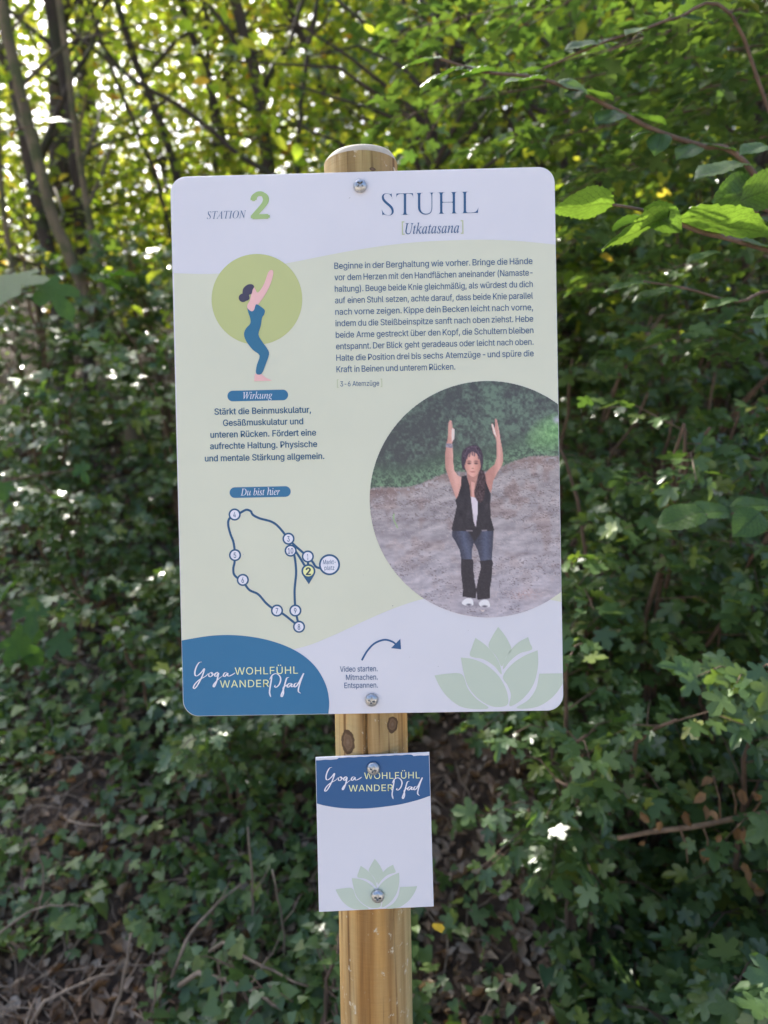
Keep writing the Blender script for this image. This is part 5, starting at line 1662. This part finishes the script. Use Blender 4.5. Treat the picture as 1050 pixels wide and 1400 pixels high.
def big_sign():
    root = empty('sign_board', (0, 0, BZ), 'large rounded pale green and white yoga trail board headed STUHL', 'sign')
    W, H, RR = 0.42, 0.594, 0.0175
    panel(root, rounded_rect(W, H, RR), 0.003)
    sh = Sheet(root, 0.0, BZ)
    xe = W / 2 - 0.0005
    # pale green field between two curves
    top = smooth_path([sh.pt(*p) for p in [(238, 373.5), (290, 374.5), (340, 369), (400, 358.5), (480, 343), (560, 332), (640, 328), (700, 329), (765, 335)]], 8)
    bot = smooth_path([sh.pt(*p) for p in [(775, 824), (700, 812), (640, 812), (600, 815), (570, 821), (535, 833), (500, 848), (450, 871), (408, 886), (330, 900), (246, 905)]], 8)
    P = [(max(-xe, min(xe, p[0])), p[1]) for p in [tuple(q) for q in top] + [tuple(q) for q in bot]]
    sh.poly('green_field_print', [P], 'green', 1, raw=True)
    # blue lower left corner
    arc = smooth_path([sh.pt(*p) for p in [(246, 876), (290, 869), (330, 869), (370, 876), (405, 890), (430, 910), (445, 935), (450, 958), (449, 976)]], 8)
    arc = [(max(-xe, p[0]), p[1]) for p in [tuple(q) for q in arc]]
    arc[-1] = (arc[-1][0], -H / 2 + .0006)
    corner = []
    for k in range(11):
        a = math.radians(270 - 90 * k / 10)
        corner.append((-xe + RR + (RR - .0002) * math.cos(a), -H / 2 + .0006 + RR + RR * math.sin(a)))
    sh.poly('blue_corner_print', [arc + corner], 'blue', 2, raw=True)
    sh.poly('green_disc_print', [circle_px(351.3, 409.3, 62, 72)], 'disc', 2)
    photo_print(sh)
    # yoga drawing
    Z = lambda pts: [(225 + x / 3.75, 180 + y / 3.75) for x, y in pts]
    body = smooth_path(Z([(425, 890), (438, 866), (444, 838), (452, 800), (461, 800), (474, 824), (488, 818), (512, 778), (532, 722), (548, 710), (558, 720), (552, 756), (535, 802), (510, 846), (484, 882), (472, 896), (466, 915), (442, 926), (426, 912)]), 3, True)
    suit = smooth_path(Z([(421, 888), (427, 908), (446, 922), (460, 914), (470, 886), (494, 898), (514, 916), (511, 938), (500, 956), (494, 996), (482, 1040), (500, 1076), (530, 1118), (536, 1144), (520, 1190), (498, 1242), (470, 1240), (474, 1196), (488, 1148), (454, 1120), (420, 1076), (408, 1040), (418, 1010), (440, 985), (440, 958), (430, 928)]), 3, True)
    hair = smooth_path(Z([(400, 826), (406, 802), (428, 785), (450, 784), (460, 796), (452, 812), (447, 832), (434, 838), (436, 858), (420, 868), (404, 850)]), 3, True)
    sh.poly('drawing_skin_print', [body, Z([(463, 1242), (497, 1244), (520, 1262), (552, 1277), (460, 1280)])], 'skin', 4)
    sh.poly('drawing_suit_print', [suit], 'suit', 5)
    sh.poly('drawing_hair_print', [hair], 'hair', 5)
    sh.poly('drawing_hair_bun_print', [[(225 + x / 3.75, 180 + y / 3.75) for x, y in circle_px(403, 853, 22, 24)]], 'hair', 6)
    # badges
    def badge(x0, y0, x1, y1, dy):
        r = (y1 - y0) / 2
        return [(x1 - r + r * math.cos(math.radians(a)), (y0 + y1) / 2 + dy * .5 + r * math.sin(math.radians(a))) for a in range(-90, 91, 12)] + \
               [(x0 + r + r * math.cos(math.radians(a)), (y0 + y1) / 2 - dy * .5 + r * math.sin(math.radians(a))) for a in range(90, 271, 12)]
    sh.poly('badge_print', [badge(311, 533.5, 394, 548, -1.5), badge(314, 665.5, 397.5, 680, -1.5)], 'badge', 2)
    for it in [(italic('Wirkung'), (352.5, 545.2), 40, 13.6, 'c', {}), (italic('Du bist hier'), (356, 677), 54, 13.6, 'c', {})]:
        put_text(sh, 'badge_lettering', [it], 'lilac', 3)
    # headings
    put_text(sh, 'title_lettering', [(italic('STUHL'), (588, 293.3), 131, 43, 'c', dict(shear=-0.25, offset=-0.012))], 'text', 3)
    put_text(sh, 'subtitle_lettering', [(italic('Utkatasana'), (591, 319.3), 73, 21, 'c', {}), (italic('STATION'), (310, 299), 54, 15, 'c', dict(offset=-0.008))], 'text', 3)
    for it in [('[', (551.3, 318.5), 3.6, 21, 'c', {}), (']', (631.8, 317), 3.6, 21, 'c', {}), ('[', (462, 528.5), 2.2, 13, 'c', dict(offset=-.015)), (']', (521.5, 527.5), 2.2, 13, 'c', dict(offset=-.015))]:
        put_text(sh, 'bracket_print', [it], 'bracket', 3)
    put_text(sh, 'number_lettering', [('2', (356, 298.2), 26, 49, 'c', dict(offset=0.045))], 'num', 3)
    body_ = ['Beginne in der Berghaltung wie vorher. Bringe die Hände', 'vor dem Herzen mit den Handflächen aneinander (Namaste-', 'haltung). Beuge beide Knie gleichmäßig, als würdest du dich',
             'auf einen Stuhl setzen, achte darauf, dass beide Knie parallel', 'nach vorne zeigen. Kippe dein Becken leicht nach vorne,', 'indem du die Steißbeinspitze sanft nach oben ziehst. Hebe',
             'beide Arme gestreckt über den Kopf, die Schultern bleiben', 'entspannt. Der Blick geht geradeaus oder leicht nach oben.', 'Halte die Position drei bis sechs Atemzüge - und spüre die', 'Kraft in Beinen und unterem Rücken.']
    lines = []
    for k, t in enumerate(body_):
        yl = 367.8 + k * 15.70
        lines.append((t, (457.2 + k * .33, yl), (728 + k * .2, yl - 5.9) if k < 9 else (622.5, yl - 4)))
    lines.append(('3-6 Atemzüge', (465.3, 528.4), (518.5, 527)))
    justified(sh, 'body_text_lettering', lines[:10], 11.9, 'text', 3, kw=dict(offset=0.006))
    justified(sh, 'note_lettering', lines[10:], 9.8, 'text', 3)
    put_text(sh, 'effect_text_lettering', [(t, (x, y), w_, 12.0, 'c', dict(offset=0.022)) for t, x, y, w_ in
        [('Stärkt die Beinmuskulatur,', 359.3, 565.6, 132.5), ('Gesäßmuskulatur und', 359.8, 581.2, 110), ('unteren Rücken. Fördert eine', 360, 597, 145), ('aufrechte Haltung. Physische', 360.5, 612.6, 147), ('und mentale Stärkung allgemein.', 361.8, 629.2, 164)]], 'textb', 3)
    # hiking map
    Z = lambda pts: [(230 + x / 3.75, 520 + y / 3.75) for x, y in pts]
    routes = [[(350, 690), (372, 678), (400, 664), (423, 671), (435, 690), (470, 708), (530, 725), (568, 753), (610, 805)], [(335, 690), (312, 712), (308, 742), (320, 790), (335, 830), (343, 890)],
              [(343, 900), (340, 935), (334, 965), (338, 995), (360, 1016), (383, 1023)], [(383, 1023), (398, 1052), (420, 1077), (462, 1097), (500, 1140), (530, 1165), (558, 1180)],
              [(558, 1180), (600, 1205), (671, 1263)], [(671, 1263), (652, 1180)], [(652, 1180), (648, 1080), (656, 980), (645, 890), (628, 873)], [(617, 812), (640, 838), (690, 882), (716, 903)],
              [(640, 860), (665, 893), (700, 950)], [(617, 812), (625, 850)], [(716, 903), (740, 930), (758, 956), (785, 964)], [(716, 903), (718, 960)]]
    sh.strokes('map_route_print', [sh.ribbon(Z(r), 3.1) for r in routes], 'map', 2)
    st = {'4': (341, 688), '3': (617, 812), '10': (628, 873), '1': (716, 903), '9': (652, 1180), '8': (671, 1263), '7': (558, 1180), '6': (383, 1023), '5': (343, 896)}
    ctr = {k: Z([v])[0] for k, v in st.items()}
    mp_ = Z([(827, 945)])[0]; pin = Z([(719, 978)])[0]
    pinshape = [(pin[0] + 9.6 * math.cos(math.radians(a)), pin[1] + 9.6 * math.sin(math.radians(a))) for a in range(150, 391, 10)] + [(pin[0] + .6, pin[1] + 18)]
    sh.poly('map_ring_print', [circle_px(*c, 8.3, 32) for c in ctr.values()] + [circle_px(*mp_, 14.4, 40)], 'map', 3.2)
    sh.poly('map_pointer_print', [pinshape], 'map', 3)
    sh.poly('map_stop_print', [circle_px(*c, 6.1, 28) for c in ctr.values()] + [circle_px(*mp_, 11.9, 36)], 'lilac', 4)
    sh.poly('map_pin_print', [circle_px(*pin, 7.2, 28)], 'pin', 4)
    put_text(sh, 'map_lettering', [(k, (c[0], c[1] + 3.9), 3.4 if len(k) == 1 and k != '1' else (7.4 if len(k) == 2 else 1.6), 10.6, 'c', dict(offset=.012)) for k, c in ctr.items()] +
             [('Markt-', (mp_[0], mp_[1] - .8), 17.5, 8.6, 'c', {}), ('platz', (mp_[0], mp_[1] + 7.2), 13.5, 8.6, 'c', {})], 'text', 5)
    put_text(sh, 'map_number_lettering', [('2', (pin[0], pin[1] + 5), 7.4, 14, 'c', dict(offset=0.05))], 'dark', 5)
    # arrow and video text (the square code beside it is left out)
    Z = lambda pts: [(440 + x / 3.0, 840 + y / 3.0) for x, y in pts]
    sh.strokes('arrow_print', [sh.ribbon(Z([(164, 188), (186, 150), (216, 119), (256, 104), (290, 112), (306, 126)]), 2.5)], 'deep', 2)
    sh.poly('arrow_head_print', [Z([(322, 100), (325, 143), (284, 138)])], 'deep', 2)
    put_text(sh, 'video_lettering', [('Video starten.', (516.2, 917.6), 51.5, 10.6, 'r', dict(offset=.004)), ('Mitmachen.', (516.4, 929), 43.5, 10.6, 'r', dict(offset=.004)), ('Entspannen.', (516.6, 940), 46, 10.6, 'r', dict(offset=.004))], 'text', 2)
    # lotus
    pol = []
    for k, P in enumerate(LOTUS):
        Q = [sh.pt(*p) for p in P]
        # crisp tip, soft sides
        Q = [tuple(q) for q in smooth_path(Q + [Q[0]], 5)][:-1]
        pol.append(clip_right(Q, xe) if k == 6 else Q)
    sh.poly('lotus_petal_print', pol, 'leafgreen', 1, raw=True)
    # logo
    script(sh, 'script_lettering', 'lilac', 4, lambda x, y: (x, y))
    put_text(sh, 'logo_lettering', [('WOHLFÜHL', (321.3, 922.3), 87, 14.2, 'l', dict(spacing=1.06, offset=-.004)), ('WANDER', (301, 940), 67.5, 14.2, 'l', dict(spacing=1.06, offset=-.004))], 'yellow', 3)
    for (x, y, w_, h_, a) in ((478, 271, 3.0, .5, -.5), (599, 911, .9, .8, 0), (537, 828, 1.0, 1.6, .2), (640, 862, .8, .6, 0), (333, 758, .7, .7, 0), (497, 786, .8, .5, 0), (726, 640, .7, .7, 0), (560, 898, .6, .6, 0)):
        sh.poly('dirt_speck', [[(x + w_ * .5 * math.cos(t) * math.cos(a) - h_ * .5 * math.sin(t) * math.sin(a), y + w_ * .5 * math.cos(t) * math.sin(a) + h_ * .5 * math.sin(t) * math.cos(a)) for t in np.linspace(0, 6.28, 8)[:-1]]], 'speck', 6)
    screw(root, sh, 492.7, 255, 0.75); screw(root, sh, 508.2, 956.4, 0.2)
big_sign()

# ------------------------------------------------------------------ the small sign
def small_sign():
    Y = 0.0005
    c = [at(*p, Y) for p in ((431.3, 1036), (587, 1029), (593, 1239.5), (436, 1247))]
    m_ = sum(c) / 4
    root = empty('small_sign', (m_[0], Y, m_[2]), 'small square cornered white plate with blue header and lotus below the big board', 'sign')
    sh = Sheet(root, Y, m_[2], m_[0])
    O = [(p[0] - m_[0], p[2] - m_[2]) for p in (c[1], c[0], c[3], c[2])]
    panel(root, O, 0.0028)
    ins = lambda p, k=.0005: (p[0] * (1 - k / .06), p[1] * (1 - k / .08))
    TR, TL, BL, BR = [ins(p) for p in O]
    curve = smooth_path([sh.pt(*p) for p in [(587.8, 1088), (570, 1094), (545, 1100), (515, 1104), (490, 1105.5), (465, 1104.5), (445, 1101.5), (433.6, 1098.5)]], 6)
    curve = [tuple(q) for q in curve]
    lx = lambda q: TL[0] + (BL[0] - TL[0]) * (TL[1] - q) / (TL[1] - BL[1]); rx = lambda q: TR[0] + (BR[0] - TR[0]) * (TR[1] - q) / (TR[1] - BR[1])
    curve[0] = (rx(curve[0][1]), curve[0][1]); curve[-1] = (lx(curve[-1][1]), curve[-1][1])
    # header with a slightly worn upper edge
    topedge = [(TL[0] + (TR[0] - TL[0]) * t, TL[1] + (TR[1] - TL[1]) * t - .0007 - (.0016 if (t < .19 or t > .86) else 0) - .0002 * math.sin(t * 60)) for t in np.linspace(0, 1, 60)]
    sh.poly('blue_header_print', [topedge + curve], 'deep', 1, raw=True)
    f = lambda x, y: (443.5 + (x - 264) * .885, 1049 + (y - 905) * .90)
    script(sh, 'script_lettering', 'lilac', 3, f, 1.35)
    put_text(sh, 'logo_lettering', [('WOHLFÜHL', (498, 1065), 76.5, 12.8, 'l', dict(spacing=1.06, offset=-.004)), ('WANDER', (476.8, 1082), 61, 12.8, 'l', dict(spacing=1.06, offset=-.004))], 'yellow', 2)
    pol = []
    for P in LOTUS:
        Q = [sh.pt(512.3 + (x - 681) * .615, 1174 + (y - 857) * .615 + (x - 681) * .615 * -.022) for x, y in P]
        pol.append([tuple(q) for q in smooth_path(Q + [Q[0]], 5)][:-1])
    sh.poly('lotus_petal_print', pol, 'leafgreen', 1, raw=True)
    screw(root, sh, 510.5, 1050, 0.35); screw(root, sh, 516.5, 1224, 0.1)
small_sign()
